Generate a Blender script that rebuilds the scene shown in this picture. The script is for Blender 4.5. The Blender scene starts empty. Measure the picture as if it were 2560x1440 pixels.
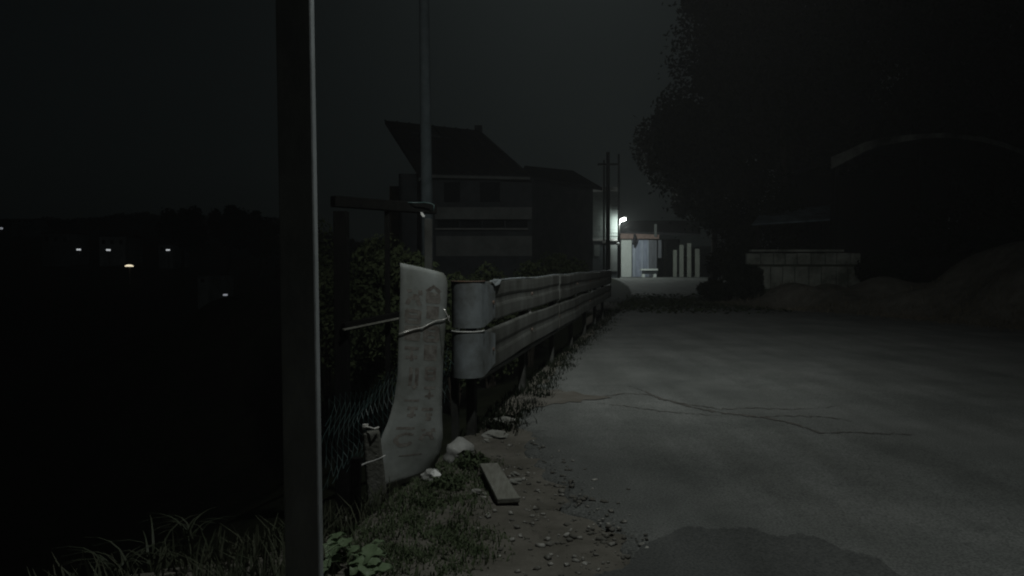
import bpy, math, random
import numpy as np
from mathutils import Vector, Matrix
R = math.radians
random.seed(7)
rng = np.random.default_rng(7)
S = bpy.context.scene
COL = S.collection

# ------------------------------------------------------------------ camera
FPX = 1900.0                     # focal length in pixels of the 2560 px wide photograph
CAM_Z = 1.3
PITCH = math.atan(57 / FPX)
cam = bpy.data.cameras.new('camera')
cam.sensor_width = 36.0
cam.lens = 36.0 * FPX / 2560.0
cam.clip_start = 0.05
cam.clip_end = 3000
camo = bpy.data.objects.new('camera', cam)
COL.objects.link(camo)
camo.location = (0, 0, CAM_Z)
camo.rotation_euler = (R(90) - PITCH, 0, 0)
S.camera = camo

# ------------------------------------------------------------------ night sky
W = bpy.data.worlds.new('World')
S.world = W
W.use_nodes = True
nt = W.node_tree
nt.nodes.clear()
sky = nt.nodes.new('ShaderNodeTexSky')
sky.sky_type = 'NISHITA'
sky.sun_disc = False
sky.sun_elevation = R(30)
sky.sun_rotation = R(4)
sky.air_density = 1.0
sky.dust_density = 2.0
hs = nt.nodes.new('ShaderNodeHueSaturation')
hs.inputs['Saturation'].default_value = 0.22
bg = nt.nodes.new('ShaderNodeBackground')
bg.inputs['Strength'].default_value = 0.00038
out = nt.nodes.new('ShaderNodeOutputWorld')
nt.links.new(sky.outputs[0], hs.inputs['Color'])
tint = nt.nodes.new('ShaderNodeMix')
tint.data_type = 'RGBA'
tint.blend_type = 'MULTIPLY'
tint.inputs[0].default_value = 1.0
tint.inputs[7].default_value = (0.80, 1.06, 1.08, 1)
nt.links.new(hs.outputs[0], tint.inputs[6])
nt.links.new(tint.outputs[2], bg.inputs['Color'])
nt.links.new(bg.outputs[0], out.inputs['Surface'])

sl = bpy.data.lights.new('moon', 'SUN')
sl.energy = 0.002
sl.angle = R(0.5)
sl.color = (0.85, 0.93, 1.0)
slo = bpy.data.objects.new('moon', sl)
COL.objects.link(slo)
slo.rotation_euler = (R(76), 0, R(177))

S.view_settings.view_transform = 'Standard'
S.view_settings.look = 'None'
S.view_settings.exposure = 0.0
S.view_settings.gamma = 1.0
S.view_settings.use_curve_mapping = False
S.cycles.use_denoising = True
S.cycles.use_adaptive_sampling = False
S.cycles.max_bounces = 5
S.cycles.filter_width = 2.0
S.cycles.sample_clamp_indirect = 1.0

LAMP = Vector((0.9, 2.95, 6.1))         # street lamp above the lane, on the near pole
LAMP_AIM = Vector((3.7, 34.0, 0.0))
LAMP_POWER = 1800.0
SPILL_POWER = 430.0

# ------------------------------------------------------------------ helpers
cp, sp = math.cos(PITCH), math.sin(PITCH)
def U(px, py, Y):
    """photo pixel + distance along the view's ground direction -> point in the world"""
    a = (px - 1280) / FPX
    b = -(py - 720) / FPX
    dy = cp + b * sp
    dz = -sp + b * cp
    t = Y / dy
    return Vector((a * t, Y, CAM_Z + dz * t))
def G(px, py, z=0.0):
    """photo pixel -> point on the level z"""
    a = (px - 1280) / FPX
    b = -(py - 720) / FPX
    dy = cp + b * sp
    dz = -sp + b * cp
    t = (z - CAM_Z) / dz
    return Vector((a * t, dy * t, z))

MATS = {}
def mat(name, c1, c2=None, rough=0.8, scale=8.0, detail=6.0, bump=0.0, bscale=None, metal=0.0, emit=None, estr=1.0,
        spec=0.3, lo=0.35, hi=0.65, trans=0.0, stretch=None):
    m = bpy.data.materials.new(name)
    m.use_nodes = True
    n = m.node_tree.nodes
    l = m.node_tree.links
    b = n['Principled BSDF']
    b.inputs['Roughness'].default_value = rough
    b.inputs['Metallic'].default_value = metal
    b.inputs['Specular IOR Level'].default_value = spec
    if c2 is None:
        c2 = tuple(v * 0.75 for v in c1)
    tc = n.new('ShaderNodeTexCoord')
    src = tc.outputs['Object']
    if stretch:
        mp = n.new('ShaderNodeMapping')
        mp.inputs['Scale'].default_value = stretch
        l.new(src, mp.inputs['Vector'])
        src = mp.outputs[0]
    nz = n.new('ShaderNodeTexNoise')
    nz.inputs['Scale'].default_value = scale
    nz.inputs['Detail'].default_value = detail
    nz.inputs['Roughness'].default_value = 0.65
    l.new(src, nz.inputs['Vector'])
    rp = n.new('ShaderNodeValToRGB')
    rp.color_ramp.elements[0].position = lo
    rp.color_ramp.elements[1].position = hi
    rp.color_ramp.elements[0].color = (*c1, 1)
    rp.color_ramp.elements[1].color = (*c2, 1)
    l.new(nz.outputs['Fac'], rp.inputs['Fac'])
    l.new(rp.outputs['Color'], b.inputs['Base Color'])
    if bump:
        nb = n.new('ShaderNodeTexNoise')
        nb.inputs['Scale'].default_value = bscale or scale * 4
        nb.inputs['Detail'].default_value = 8
        l.new(src, nb.inputs['Vector'])
        bp = n.new('ShaderNodeBump')
        bp.inputs['Strength'].default_value = bump
        bp.inputs['Distance'].default_value = 0.02
        l.new(nb.outputs['Fac'], bp.inputs['Height'])
        l.new(bp.outputs['Normal'], b.inputs['Normal'])
    if emit:
        b.inputs['Emission Color'].default_value = (*emit, 1)
        b.inputs['Emission Strength'].default_value = estr
    if trans:
        o = n['Material Output']
        tr = n.new('ShaderNodeBsdfTranslucent')
        l.new(rp.outputs['Color'], tr.inputs['Color'])
        mx = n.new('ShaderNodeMixShader')
        mx.inputs['Fac'].default_value = trans
        l.new(b.outputs[0], mx.inputs[1])
        l.new(tr.outputs[0], mx.inputs[2])
        l.new(mx.outputs[0], o.inputs['Surface'])
    MATS[name] = m
    return m

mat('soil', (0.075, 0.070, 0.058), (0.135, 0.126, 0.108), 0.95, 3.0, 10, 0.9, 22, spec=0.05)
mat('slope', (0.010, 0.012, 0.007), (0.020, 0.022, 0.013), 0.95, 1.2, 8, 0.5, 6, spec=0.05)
mat('steel_pole', (0.33, 0.355, 0.36), (0.17, 0.185, 0.19), 0.6, 5, 10, 0.1, 40, spec=0.3, stretch=(1, 1, 0.35))
mat('galv', (0.135, 0.14, 0.13), (0.05, 0.049, 0.041), 0.6, 3.2, 12, 0.06, 40, metal=0.25, spec=0.4, stretch=(1, 1, 0.5))
mat('galv_end', (0.25, 0.28, 0.295), (0.11, 0.115, 0.11), 0.55, 4.5, 12, 0.1, 30, metal=0.2, spec=0.4)
mat('post_steel', (0.05, 0.052, 0.048), (0.03, 0.03, 0.027), 0.7, 9, 6, spec=0.05)
mat('rust', (0.14, 0.085, 0.055), (0.09, 0.07, 0.06), 0.8, 20, 6)
mat('reflector', (0.55, 0.55, 0.52), (0.42, 0.42, 0.4), 0.4, 30)
mat('board', (0.43, 0.455, 0.44), (0.22, 0.23, 0.205), 0.6, 4, 10, 0.08, 25, trans=0.25)
mat('paint_faded', (0.13, 0.112, 0.098), (0.29, 0.28, 0.255), 0.7, 26, 8, spec=0.1)
mat('wire', (0.92, 0.9, 0.85), (0.85, 0.82, 0.76), 0.22, 30, spec=1.0, metal=0.35)
mat('plastic_white', (0.62, 0.62, 0.6), (0.5, 0.5, 0.48), 0.45, 12, spec=0.5)
mat('bag', (0.40, 0.40, 0.38), (0.30, 0.30, 0.28), 0.5, 8, 6, 0.2, 20, trans=0.2)
mat('rubble', (0.24, 0.24, 0.22), (0.14, 0.138, 0.12), 0.9, 9, 9, 0.6, 30)
mat('plank_pale', (0.20, 0.20, 0.175), (0.125, 0.122, 0.10), 0.85, 6, 8, 0.3, 20, stretch=(6, 1, 6))
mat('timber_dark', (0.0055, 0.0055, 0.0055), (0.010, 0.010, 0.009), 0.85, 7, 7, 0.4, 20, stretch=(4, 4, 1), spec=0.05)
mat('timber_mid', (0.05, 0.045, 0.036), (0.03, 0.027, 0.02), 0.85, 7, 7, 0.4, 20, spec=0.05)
mat('concrete_post', (0.13, 0.13, 0.115), (0.085, 0.085, 0.07), 0.9, 10, 9, 0.4, 40)
mat('concrete_pole', (0.075, 0.09, 0.095), (0.05, 0.062, 0.066), 0.85, 6, 7, 0.2, 30, spec=0.05)
mat('net', (0.02, 0.05, 0.048), (0.05, 0.075, 0.072), 0.5, 20, spec=0.5)
mat('leaf_green', (0.13, 0.19, 0.10), (0.18, 0.24, 0.14), 0.5, 30, spec=0.4, trans=0.3)
mat('weed', (0.06, 0.085, 0.042), (0.10, 0.12, 0.07), 0.6, 20, trans=0.25, spec=0.05)
mat('grass', (0.04, 0.052, 0.03), (0.07, 0.075, 0.05), 0.6, 3, trans=0.25)
mat('grass_dim', (0.045, 0.056, 0.034), (0.085, 0.085, 0.06), 0.6, 3, trans=0.25, spec=0.05)
mat('scrub', (0.15, 0.13, 0.095), (0.09, 0.08, 0.06), 0.8, 0.8, trans=0.2, spec=0.05)
mat('chips', (0.30, 0.295, 0.27), (0.10, 0.096, 0.084), 0.85, 9, 3, lo=0.40, hi=0.52, spec=0.05)
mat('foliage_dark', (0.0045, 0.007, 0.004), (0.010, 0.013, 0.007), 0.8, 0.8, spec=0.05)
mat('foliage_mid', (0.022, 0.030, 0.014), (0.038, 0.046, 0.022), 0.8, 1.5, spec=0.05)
mat('bark', (0.03, 0.026, 0.02), (0.018, 0.015, 0.012), 0.9, 9, 7, 0.5, 25, spec=0.05)
mat('house_wall', (0.056, 0.062, 0.066), (0.036, 0.040, 0.043), 0.9, 2, 6, spec=0.05)
mat('house_pale', (0.15, 0.158, 0.152), (0.10, 0.107, 0.102), 0.9, 2, 6, spec=0.05)
mat('house_trim', (0.22, 0.22, 0.21), (0.15, 0.15, 0.14), 0.8, 4)
mat('house_glass', (0.012, 0.014, 0.016), (0.01, 0.011, 0.013), 0.15, 4, spec=0.5)
mat('roof_dark', (0.020, 0.021, 0.023), (0.032, 0.032, 0.034), 0.85, 5, 7, spec=0.05)
mat('brown_pillar', (0.20, 0.13, 0.08), (0.15, 0.10, 0.065), 0.9, 4)
mat('siding', (0.105, 0.118, 0.11), (0.07, 0.079, 0.074), 0.7, 3, 6)
mat('white_wall', (0.68, 0.72, 0.68), (0.58, 0.62, 0.58), 0.8, 2.2, 8)
mat('tin_blue', (0.40, 0.44, 0.54), (0.24, 0.27, 0.34), 0.55, 3, 7, stretch=(3, 3, 0.4))
mat('tin_pale', (0.46, 0.50, 0.58), (0.30, 0.34, 0.40), 0.5, 3, 7, stretch=(3, 3, 0.4))
mat('tin_grey', (0.20, 0.21, 0.23), (0.13, 0.135, 0.15), 0.6, 3, 7, stretch=(3, 3, 0.4))
mat('fascia_red', (0.24, 0.17, 0.145), (0.17, 0.12, 0.10), 0.8, 5)
mat('cloth_black', (0.014, 0.014, 0.018), (0.022, 0.022, 0.026), 0.9, 8)
mat('fence_board', (0.34, 0.36, 0.32), (0.24, 0.26, 0.22), 0.85, 4, 8, stretch=(4, 4, 0.6))
mat('block', (0.20, 0.21, 0.185), (0.055, 0.06, 0.048), 0.9, 1.2, 12, 0.5, 14, lo=0.40, hi=0.62, spec=0.05)
mat('block_dark', (0.045, 0.05, 0.035), (0.03, 0.034, 0.024), 0.95, 4, spec=0.05)
mat('tin_roof_blue', (0.12, 0.155, 0.175), (0.05, 0.065, 0.075), 0.6, 2, spec=0.05)
mat('arch_pale', (0.16, 0.17, 0.15), (0.02, 0.02, 0.018), 0.9, 0.5, 8, lo=0.42, hi=0.60, spec=0.05)
mat('lamp_body', (0.12, 0.12, 0.12), (0.09, 0.09, 0.09), 0.5, 8, spec=0.5)
mat('lamp_glass', (0.9, 0.9, 0.9), (0.9, 0.9, 0.9), 0.3, 2, emit=(0.97, 1.0, 0.93), estr=4.0)
mat('lamp_far', (0.9, 0.9, 0.9), (0.9, 0.9, 0.9), 0.3, 2, emit=(0.93, 1.0, 0.93), estr=30.0)
mat('lamp_white', (0.9, 0.9, 0.9), (0.9, 0.9, 0.9), 0.3, 2, emit=(0.92, 0.97, 1.0), estr=0.6)
mat('lamp_warm', (0.9, 0.9, 0.9), (0.9, 0.9, 0.9), 0.3, 2, emit=(1.0, 0.88, 0.62), estr=1.1)
mat('lamp_dim', (0.9, 0.9, 0.9), (0.9, 0.9, 0.9), 0.3, 2, emit=(0.85, 0.9, 1.0), estr=0.28)
mat('far_wall', (0.62, 0.66, 0.66), (0.40, 0.44, 0.44), 0.9, 0.6, spec=0.05)
mat('far_roof', (0.10, 0.09, 0.09), (0.07, 0.065, 0.065), 0.9, 0.8, spec=0.05)

class MB:
    def __init__(s):
        s.v = []
        s.f = []
    def add(s, vs, fs):
        o = len(s.v)
        s.v += [tuple(v) for v in vs]
        s.f += [tuple(i + o for i in f) for f in fs]
        return s
    def box(s, c, size, rot=None):
        x, y, z = (k / 2 for k in size)
        vs = [Vector((a, b, d)) for a in (-x, x) for b in (-y, y) for d in (-z, z)]
        if rot is not None:
            vs = [rot @ v for v in vs]
        c = Vector(c)
        return s.add([v + c for v in vs], [(0, 1, 3, 2), (4, 6, 7, 5), (0, 4, 5, 1), (2, 3, 7, 6), (0, 2, 6, 4), (1, 5, 7, 3)])
    def beam(s, a, b, w, h, up=(0, 0, 1), w2=None, h2=None):
        """bar from a to b, w across, h along up"""
        a, b = Vector(a), Vector(b)
        d = (b - a).normalized()
        u = Vector(up)
        sx = d.cross(u).normalized()
        u = sx.cross(d).normalized()
        w2 = w if w2 is None else w2
        h2 = h if h2 is None else h2
        vs = []
        for p, ww, hh in ((a, w, h), (b, w2, h2)):
            for i, j in ((-1, -1), (1, -1), (1, 1), (-1, 1)):
                vs.append(p + sx * (i * ww / 2) + u * (j * hh / 2))
        return s.add(vs, [(3, 2, 1, 0), (4, 5, 6, 7), (0, 1, 5, 4), (1, 2, 6, 5), (2, 3, 7, 6), (3, 0, 4, 7)])
    def tube(s, pts, r, n=8, r2=None):
        pts = [Vector(p) for p in pts]
        k = len(pts)
        vs, fs = [], []
        ref = Vector((0.31, 0.17, 0.93))
        for i, p in enumerate(pts):
            d = (pts[min(i + 1, k - 1)] - pts[max(i - 1, 0)]).normalized()
            e1 = d.cross(ref)
            if e1.length < 1e-3:
                e1 = d.cross(Vector((1, 0, 0)))
            e1.normalize()
            e2 = d.cross(e1)
            rr = r if r2 is None else r + (r2 - r) * i / (k - 1)
            for j in range(n):
                a = 2 * math.pi * j / n
                vs.append(p + e1 * (math.cos(a) * rr) + e2 * (math.sin(a) * rr))
        for i in range(k - 1):
            for j in range(n):
                fs.append((i * n + j, i * n + (j + 1) % n, (i + 1) * n + (j + 1) % n, (i + 1) * n + j))
        fs.append(tuple(range(n))[::-1])
        fs.append(tuple((k - 1) * n + j for j in range(n)))
        return s.add(vs, fs)
    def slab(s, outline, off):
        """closed solid from an outline of points and an offset vector"""
        off = Vector(off)
        o = [Vector(p) for p in outline]
        n = len(o)
        vs = o + [p + off for p in o]
        fs = [tuple(range(n)), tuple(range(2 * n - 1, n - 1, -1))]
        fs += [(i, i + n, (i + 1) % n + n, (i + 1) % n) for i in range(n)]
        return s.add(vs, fs)
    def build(s, name, m, parent=None, smooth=False, loc=None, bevel=0.0, solid=0.0):
        me = bpy.data.meshes.new(name)
        if parent is not None:
            base = parent_origin(parent)
        else:
            if loc is None:
                a = np.array(s.v)
                loc = ((a[:, 0].min() + a[:, 0].max()) / 2, (a[:, 1].min() + a[:, 1].max()) / 2, a[:, 2].min())
            base = Vector(loc)
        me.from_pydata([tuple(Vector(v) - base) for v in s.v], [], s.f)
        me.update()
        ob = bpy.data.objects.new(name, me)
        COL.objects.link(ob)
        me.materials.append(MATS[m])
        if smooth:
            me.shade_smooth()
        if parent is not None:
            ob.parent = parent
            ob['_o'] = [base.x, base.y, base.z]
        else:
            ob.location = base
            ob['_o'] = [base.x, base.y, base.z]
        if solid:
            md = ob.modifiers.new('solid', 'SOLIDIFY')
            md.thickness = solid
            md.offset = -1
        if bevel:
            md = ob.modifiers.new('bevel', 'BEVEL')
            md.width = bevel
            md.segments = 2
            md.limit_method = 'ANGLE'
        return ob
ORI = {}
def parent_origin(p):
    return Vector(p['_o'])
def tag(o, label, cat, group=None):
    o['label'] = label
    o['category'] = cat
    if group:
        o['group'] = group
    return o
def struct(o):
    o['kind'] = 'structure'
    return o
def thing(name, loc, label, cat, group=None):
    o = bpy.data.objects.new(name, None)
    COL.objects.link(o)
    o.location = loc
    o.empty_display_size = 0.1
    o['_o'] = [loc[0], loc[1], loc[2]]
    return tag(o, label, cat, group)
def lerp(a, b, t):
    return a + (b - a) * t
def sstep(a, b, x):
    t = np.clip((x - a) / (b - a), 0, 1)
    return t * t * (3 - 2 * t)
def big_mesh(name, V, F, m, parent=None, loc=(0, 0, 0)):
    """numpy arrays -> mesh object, fast"""
    base = np.array(parent_origin(parent)) if parent is not None else np.array(loc, float)
    V = np.asarray(V, np.float32) - base.astype(np.float32)
    F = np.asarray(F, np.int32)
    me = bpy.data.meshes.new(name)
    k = F.shape[1]
    me.vertices.add(len(V))
    me.vertices.foreach_set('co', V.ravel())
    me.loops.add(F.size)
    me.loops.foreach_set('vertex_index', F.ravel())
    me.polygons.add(len(F))
    me.polygons.foreach_set('loop_start', np.arange(0, F.size, k, dtype=np.int32))
    me.update(calc_edges=True)
    me.validate()
    me.materials.append(MATS[m])
    o = bpy.data.objects.new(name, me)
    COL.objects.link(o)
    if parent is not None:
        o.parent = parent
    else:
        o.location = base
    o['_o'] = list(base)
    return o
def leaf_quads(centres, size, up=0.0):
    """one bent leaf-shaped quad around each centre"""
    n = len(centres)
    a = rng.normal(size=(n, 3))
    a[:, 2] += up
    a /= np.linalg.norm(a, axis=1)[:, None]
    b = rng.normal(size=(n, 3))
    b -= a * (a * b).sum(1)[:, None]
    b /= np.linalg.norm(b, axis=1)[:, None]
    c = np.cross(a, b)
    s = (size * rng.uniform(0.6, 1.3, n))[:, None]
    V = np.stack([centres - b * s, centres + c * s * 0.45, centres + b * s, centres - c * s * 0.45], 1).reshape(-1, 3)
    F = np.arange(4 * n).reshape(n, 4)
    return V, F
def ball(n):
    p = rng.normal(size=(n, 3))
    p /= np.linalg.norm(p, axis=1)[:, None]
    return p * rng.uniform(0, 1, n)[:, None] ** (1 / 2.4)

# ------------------------------------------------------------------ the land
EY = np.array([-60, 0.0, 2.0, 3.0, 3.35, 3.76, 5.65, 20, 22.5, 27, 60, 900.0])
EX = np.array([-30, -5.5, -3.2, -1.9, -1.2, -0.72, -0.33, 2.45, 1.0, -11, -16, -300.0])
def edge_x(y):
    return np.interp(y, EY, EX)
RY = np.array([-60, 5, 12, 14.8, 19.4, 22, 23.5, 26.5, 32, 45, 900.0])
RX = np.array([14, 12, 10.6, 10.0, 8.9, 7.3, 6.4, 6.2, 9.5, 14, 300.0])
def ridge(x, y):
    """height of the far land, by distance and direction"""
    e = x / np.maximum(y, 1.0)
    h = np.interp(y, [40, 60, 90, 140, 250, 420, 900], [-9, -3.2, -0.8, 2.0, 15.0, 24.0, 40.0])
    k = np.interp(e, [-2, -0.62, -0.32, -0.2, 0.1, 2], [1.05, 1.0, 1.02, 0.55, 0.45, 0.6])
    bump = 0.8 * np.sin(x * 0.05 + 1.3) + 0.5 * np.sin(x * 0.13 + y * 0.07)
    return np.where(h > 0, h * k, h) + bump * sstep(60, 200, y)
LP = [(-30, -1.0), (1.5, 1.35), (2.7, 0.95), (3.15, 0.66), (3.42, 0.55), (3.75, 0.42), (3.95, 0.34), (4.5, 0.28), (4.9, 0.15), (5.4, 0.13), (5.9, 0.17), (6.3, 0.02),
      (7.2, 0.30), (8.1, 0.34), (9.2, 0.56), (11, 0.85), (14, 1.5), (17, 2.1), (20, 2.75), (24, 3.7), (28, 4.6), (34, 5.2), (43.6, 5.3)]
def left_edge(y):
    return np.interp(y, [p[0] for p in LP], [p[1] for p in LP])
def land(x, y):
    x = np.asarray(x, float)
    y = np.asarray(y, float)
    d = edge_x(y) - x
    drop = -1.0 * sstep(0.0, 0.85, d) - 4.5 * sstep(0.6, 12, d) - 4.0 * sstep(9, 40, d)
    rise = sstep(45, 75, y)
    plateau = 0.6 * sstep(27, 40, y) * sstep(-14, -6, x)
    dr = x - np.interp(y, RY, RX)
    bank = 0.62 * sstep(0, 4.0, dr) + 1.1 * sstep(0.50, 0.66, x / np.maximum(y, 5.0)) * sstep(0, 3.2, dr) + 3.0 * sstep(5.5, 20, dr) + (0.12 * np.sin(3.1 * x + y) + 0.10 * np.sin(1.3 * x - 2.2 * y) + 0.16 * np.sin(0.7 * x + 1.9 * y)) * sstep(0.2, 2, dr)
    far = ridge(x, y)
    near = drop + plateau + bank
    z = near * (1 - rise) + far * rise
    small = 0.012 * np.sin(7.3 * x + 2.1 * y) * np.sin(5.1 * y - 3.3 * x) + 0.007 * np.sin(19 * x) * np.sin(17 * y)
    under = 0.03 * sstep(0.08, 0.3, x - left_edge(y)) * (y < 26)
    return z + small * (1 - sstep(8, 15, y)) - 0.004 - under

def spread(segs):
    o = []
    for a, b, n in segs:
        o.append(np.linspace(a, b, n, endpoint=False))
    return np.concatenate(o)
gx = spread([(-330, -120, 20), (-120, -30, 40), (-30, -6, 40), (-6, -2.5, 35), (-2.5, 2.0, 120), (2, 14, 60), (14, 40, 30), (40, 160, 20), (160, 330, 8)])
gy = spread([(-40, 0, 14), (0, 2.6, 12), (2.6, 7.5, 120), (7.5, 26, 90), (26, 60, 50), (60, 300, 60), (300, 460, 10)])
XX, YY = np.meshgrid(gx, gy)
ZZ = land(XX, YY)
V = np.stack([XX, YY, ZZ], -1).reshape(-1, 3)
ny, nx = XX.shape
ii = (np.arange(ny - 1)[:, None] * nx + np.arange(nx - 1)[None]).ravel()
F = np.stack([ii, ii + 1, ii + nx + 1, ii + nx], 1)
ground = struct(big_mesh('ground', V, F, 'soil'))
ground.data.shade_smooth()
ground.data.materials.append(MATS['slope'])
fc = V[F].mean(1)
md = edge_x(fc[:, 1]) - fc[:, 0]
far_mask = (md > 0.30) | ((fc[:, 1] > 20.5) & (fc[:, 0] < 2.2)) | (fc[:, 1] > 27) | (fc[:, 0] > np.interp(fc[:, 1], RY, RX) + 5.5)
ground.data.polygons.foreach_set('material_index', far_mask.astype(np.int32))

# asphalt lane: a sheet with a ragged left edge
def road_material(name, c1, c2):
    m = mat(name, c1, c2, 0.85, 0.8, 14, 0.6, 55, lo=0.36, hi=0.66)
    n, l = m.node_tree.nodes, m.node_tree.links
    b = n['Principled BSDF']
    base = b.inputs['Base Color'].links[0].from_socket
    tc = n.new('ShaderNodeTexCoord')
    gr = n.new('ShaderNodeTexNoise')
    gr.inputs['Scale'].default_value = 90
    gr.inputs['Detail'].default_value = 4
    l.new(tc.outputs['Object'], gr.inputs['Vector'])
    r = n.new('ShaderNodeValToRGB')
    r.color_ramp.elements[0].position = 0.32
    r.color_ramp.elements[0].color = (0.5, 0.5, 0.5, 1)
    r.color_ramp.elements[1].position = 0.62
    r.color_ramp.elements[1].color = (1.12, 1.12, 1.1, 1)
    l.new(gr.outputs['Fac'], r.inputs['Fac'])
    mx = n.new('ShaderNodeMix')
    mx.data_type = 'RGBA'
    mx.blend_type = 'MULTIPLY'
    mx.inputs[0].default_value = 1.0
    l.new(base, mx.inputs[6])
    l.new(r.outputs['Color'], mx.inputs[7])
    mpn = n.new('ShaderNodeMapping')
    mpn.inputs['Rotation'].default_value = (0, 0, R(11))
    mpn.inputs['Scale'].default_value = (2.2, 0.28, 1)
    st = n.new('ShaderNodeTexNoise')
    st.inputs['Scale'].default_value = 1.3
    st.inputs['Detail'].default_value = 9
    l.new(tc.outputs['Object'], mpn.inputs['Vector'])
    l.new(mpn.outputs[0], st.inputs['Vector'])
    r2 = n.new('ShaderNodeValToRGB')
    r2.color_ramp.elements[0].position = 0.36
    r2.color_ramp.elements[0].color = (0.87, 0.87, 0.86, 1)
    r2.color_ramp.elements[1].position = 0.60
    r2.color_ramp.elements[1].color = (1.08, 1.08, 1.08, 1)
    l.new(st.outputs['Fac'], r2.inputs['Fac'])
    mx2 = n.new('ShaderNodeMix')
    mx2.data_type = 'RGBA'
    mx2.blend_type = 'MULTIPLY'
    mx2.inputs[0].default_value = 1.0
    l.new(mx.outputs[2], mx2.inputs[6])
    l.new(r2.outputs['Color'], mx2.inputs[7])
    l.new(mx2.outputs[2], b.inputs['Base Color'])
    return m
road_material('asphalt', (0.092, 0.097, 0.093), (0.148, 0.152, 0.146))
road_material('asphalt_dark', (0.058, 0.061, 0.059), (0.086, 0.089, 0.086))
ry = np.concatenate([np.linspace(-30, 1, 20), np.linspace(1.2, 12, 190), np.linspace(12.2, 43.6, 70)])
rv, rf = [], []
NC = 16
for i, y in enumerate(ry):
    xl = left_edge(y)
    if y > 2:
        xl += 0.035 * math.sin(y * 9.1) + 0.03 * math.sin(y * 21.3 + 1) + random.uniform(-0.018, 0.018)
    xr = np.interp(y, RY, RX) + 0.25
    if y > 30:
        xr = min(xr, 11.8)
    for j in range(NC + 1):
        x = xl + (xr - xl) * (j / NC) ** 1.6
        z = float(land(x, y))
        zz = 0.022 + 0.6 * float(sstep(27, 40, y)) + 0.006 * math.sin(0.9 * x + 0.6 * y) * min(1, j / 3)
        if j == 0:
            rv.append((x - 0.02, y, zz - 0.05))
        rv.append((x, y, zz if j else zz - 0.008))
for i in range(len(ry) - 1):
    for j in range(NC + 1):
        a = i * (NC + 2) + j
        rf.append((a, a + 1, a + NC + 3, a + NC + 2))
mb = MB(); mb.v = rv; mb.f = rf
road = struct(mb.build('road', 'asphalt', loc=(0, 0, 0), smooth=True))

# darker patch of the lane near the camera
def road_z(x, y):
    return 0.022 + 0.6 * float(sstep(27, 40, y)) + 0.006 * math.sin(0.9 * x + 0.6 * y)
pp = [(1470, 1450), (1560, 1405), (1600, 1372), (1662, 1345), (1695, 1326), (1760, 1322), (1805, 1312), (1880, 1318), (1925, 1334), (1990, 1333), (2060, 1352),
      (2110, 1378), (2190, 1388), (2230, 1424), (2290, 1455)]
pts = [G(*p, 0.03) for p in pp]
mb = MB()
top = []
for k in range(len(pts) - 1):
    for t in np.linspace(0, 1, 9, endpoint=False):
        q = pts[k].lerp(pts[k + 1], t)
        top.append(Vector((q.x, q.y + random.uniform(-.018, .018) + 0.022 * math.sin(23 * q.x) + 0.03 * math.sin(9 * q.x + 1), 0)))
bot = [Vector((lerp(0.95, 1.6, k / (len(top) - 1)), 1.6, 0)) for k in range(len(top))]
rows = 5
for r_ in range(rows + 1):
    for a, b in zip(top, bot):
        q = a.lerp(b, r_ / rows)
        mb.v.append((q.x, q.y, road_z(q.x, q.y) + 0.007))
n = len(top)
for r_ in range(rows):
    for k in range(n - 1):
        mb.f.append((r_ * n + k, (r_ + 1) * n + k, (r_ + 1) * n + k + 1, r_ * n + k + 1))
mb.build('dark_patch', 'asphalt_dark', road)

# soil washed onto the lane, and cracks
mat('mud', (0.070, 0.062, 0.050), (0.105, 0.098, 0.086), 0.95, 3, 8, 0.4, 40)
mp = [(1262, 1034), (1290, 1000), (1303, 985), (1318, 976), (1335, 977), (1352, 970), (1372, 975), (1395, 972), (1412, 978), (1436, 977), (1455, 985), (1482, 988), (1530, 991), (1490, 996), (1462, 996), (1448, 1003), (1425, 1001), (1405, 1009), (1382, 1006), (1362, 1014), (1340, 1013), (1325, 1022), (1300, 1024), (1285, 1036)]
mb = MB()
pts = [G(*p, 0.03) for p in mp]
pts = [p + Vector((random.uniform(-.02, .02), random.uniform(-.04, .04), 0)) for p in pts]
mb.v = [(p.x, p.y, road_z(p.x, p.y) + 0.009) for p in pts]
mb.f = [tuple(range(len(pts)))[::-1]]
mb.build('soil_smear', 'mud', road)
mat('crack', (0.05, 0.045, 0.038), (0.09, 0.086, 0.08), 0.95, 30)
def crack(px, w):
    pts = [G(*p, 0.03) for p in px]
    fine = []
    for a, b in zip(pts[:-1], pts[1:]):
        for t in np.linspace(0, 1, 9, endpoint=False):
            fine.append(a.lerp(b, t) + Vector((random.uniform(-.012, .012), random.uniform(-.035, .035), 0)))
    fine.append(pts[-1])
    mb = MB()
    k = len(fine)
    for i, p in enumerate(fine):
        d = (fine[min(i + 1, k - 1)] - fine[max(i - 1, 0)]).normalized()
        s_ = Vector((-d.y, d.x, 0))
        ww = w * (0.35 + 0.65 * math.sin(math.pi * (i + 0.5) / k)) * random.uniform(0.25, 1.5)
        z = road_z(p.x, p.y) + 0.005
        for e in (-1, 1):
            q = p + s_ * (e * ww / 2)
            mb.v.append((q.x, q.y, z))
    for i in range(k - 1):
        mb.f.append((2 * i, 2 * i + 1, 2 * i + 3, 2 * i + 2))
    mb.build('crack', 'crack', road)
crack([(1470, 990), (1560, 982), (1620, 984), (1690, 1005), (1760, 1022), (1840, 1034), (1900, 1040), (1960, 1050), (2050, 1078), (2150, 1080), (2280, 1085)], 0.042)
crack([(1570, 962), (1610, 975), (1650, 995), (1720, 1008), (1800, 1020), (1880, 1018), (1990, 1022), (2100, 1015)], 0.022)
crack([(1480, 1003), (1560, 1012), (1650, 1025), (1740, 1033), (1830, 1036)], 0.02)
crack([(1900, 1040), (1990, 1038), (2080, 1042), (2130, 1052)], 0.02)
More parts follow.
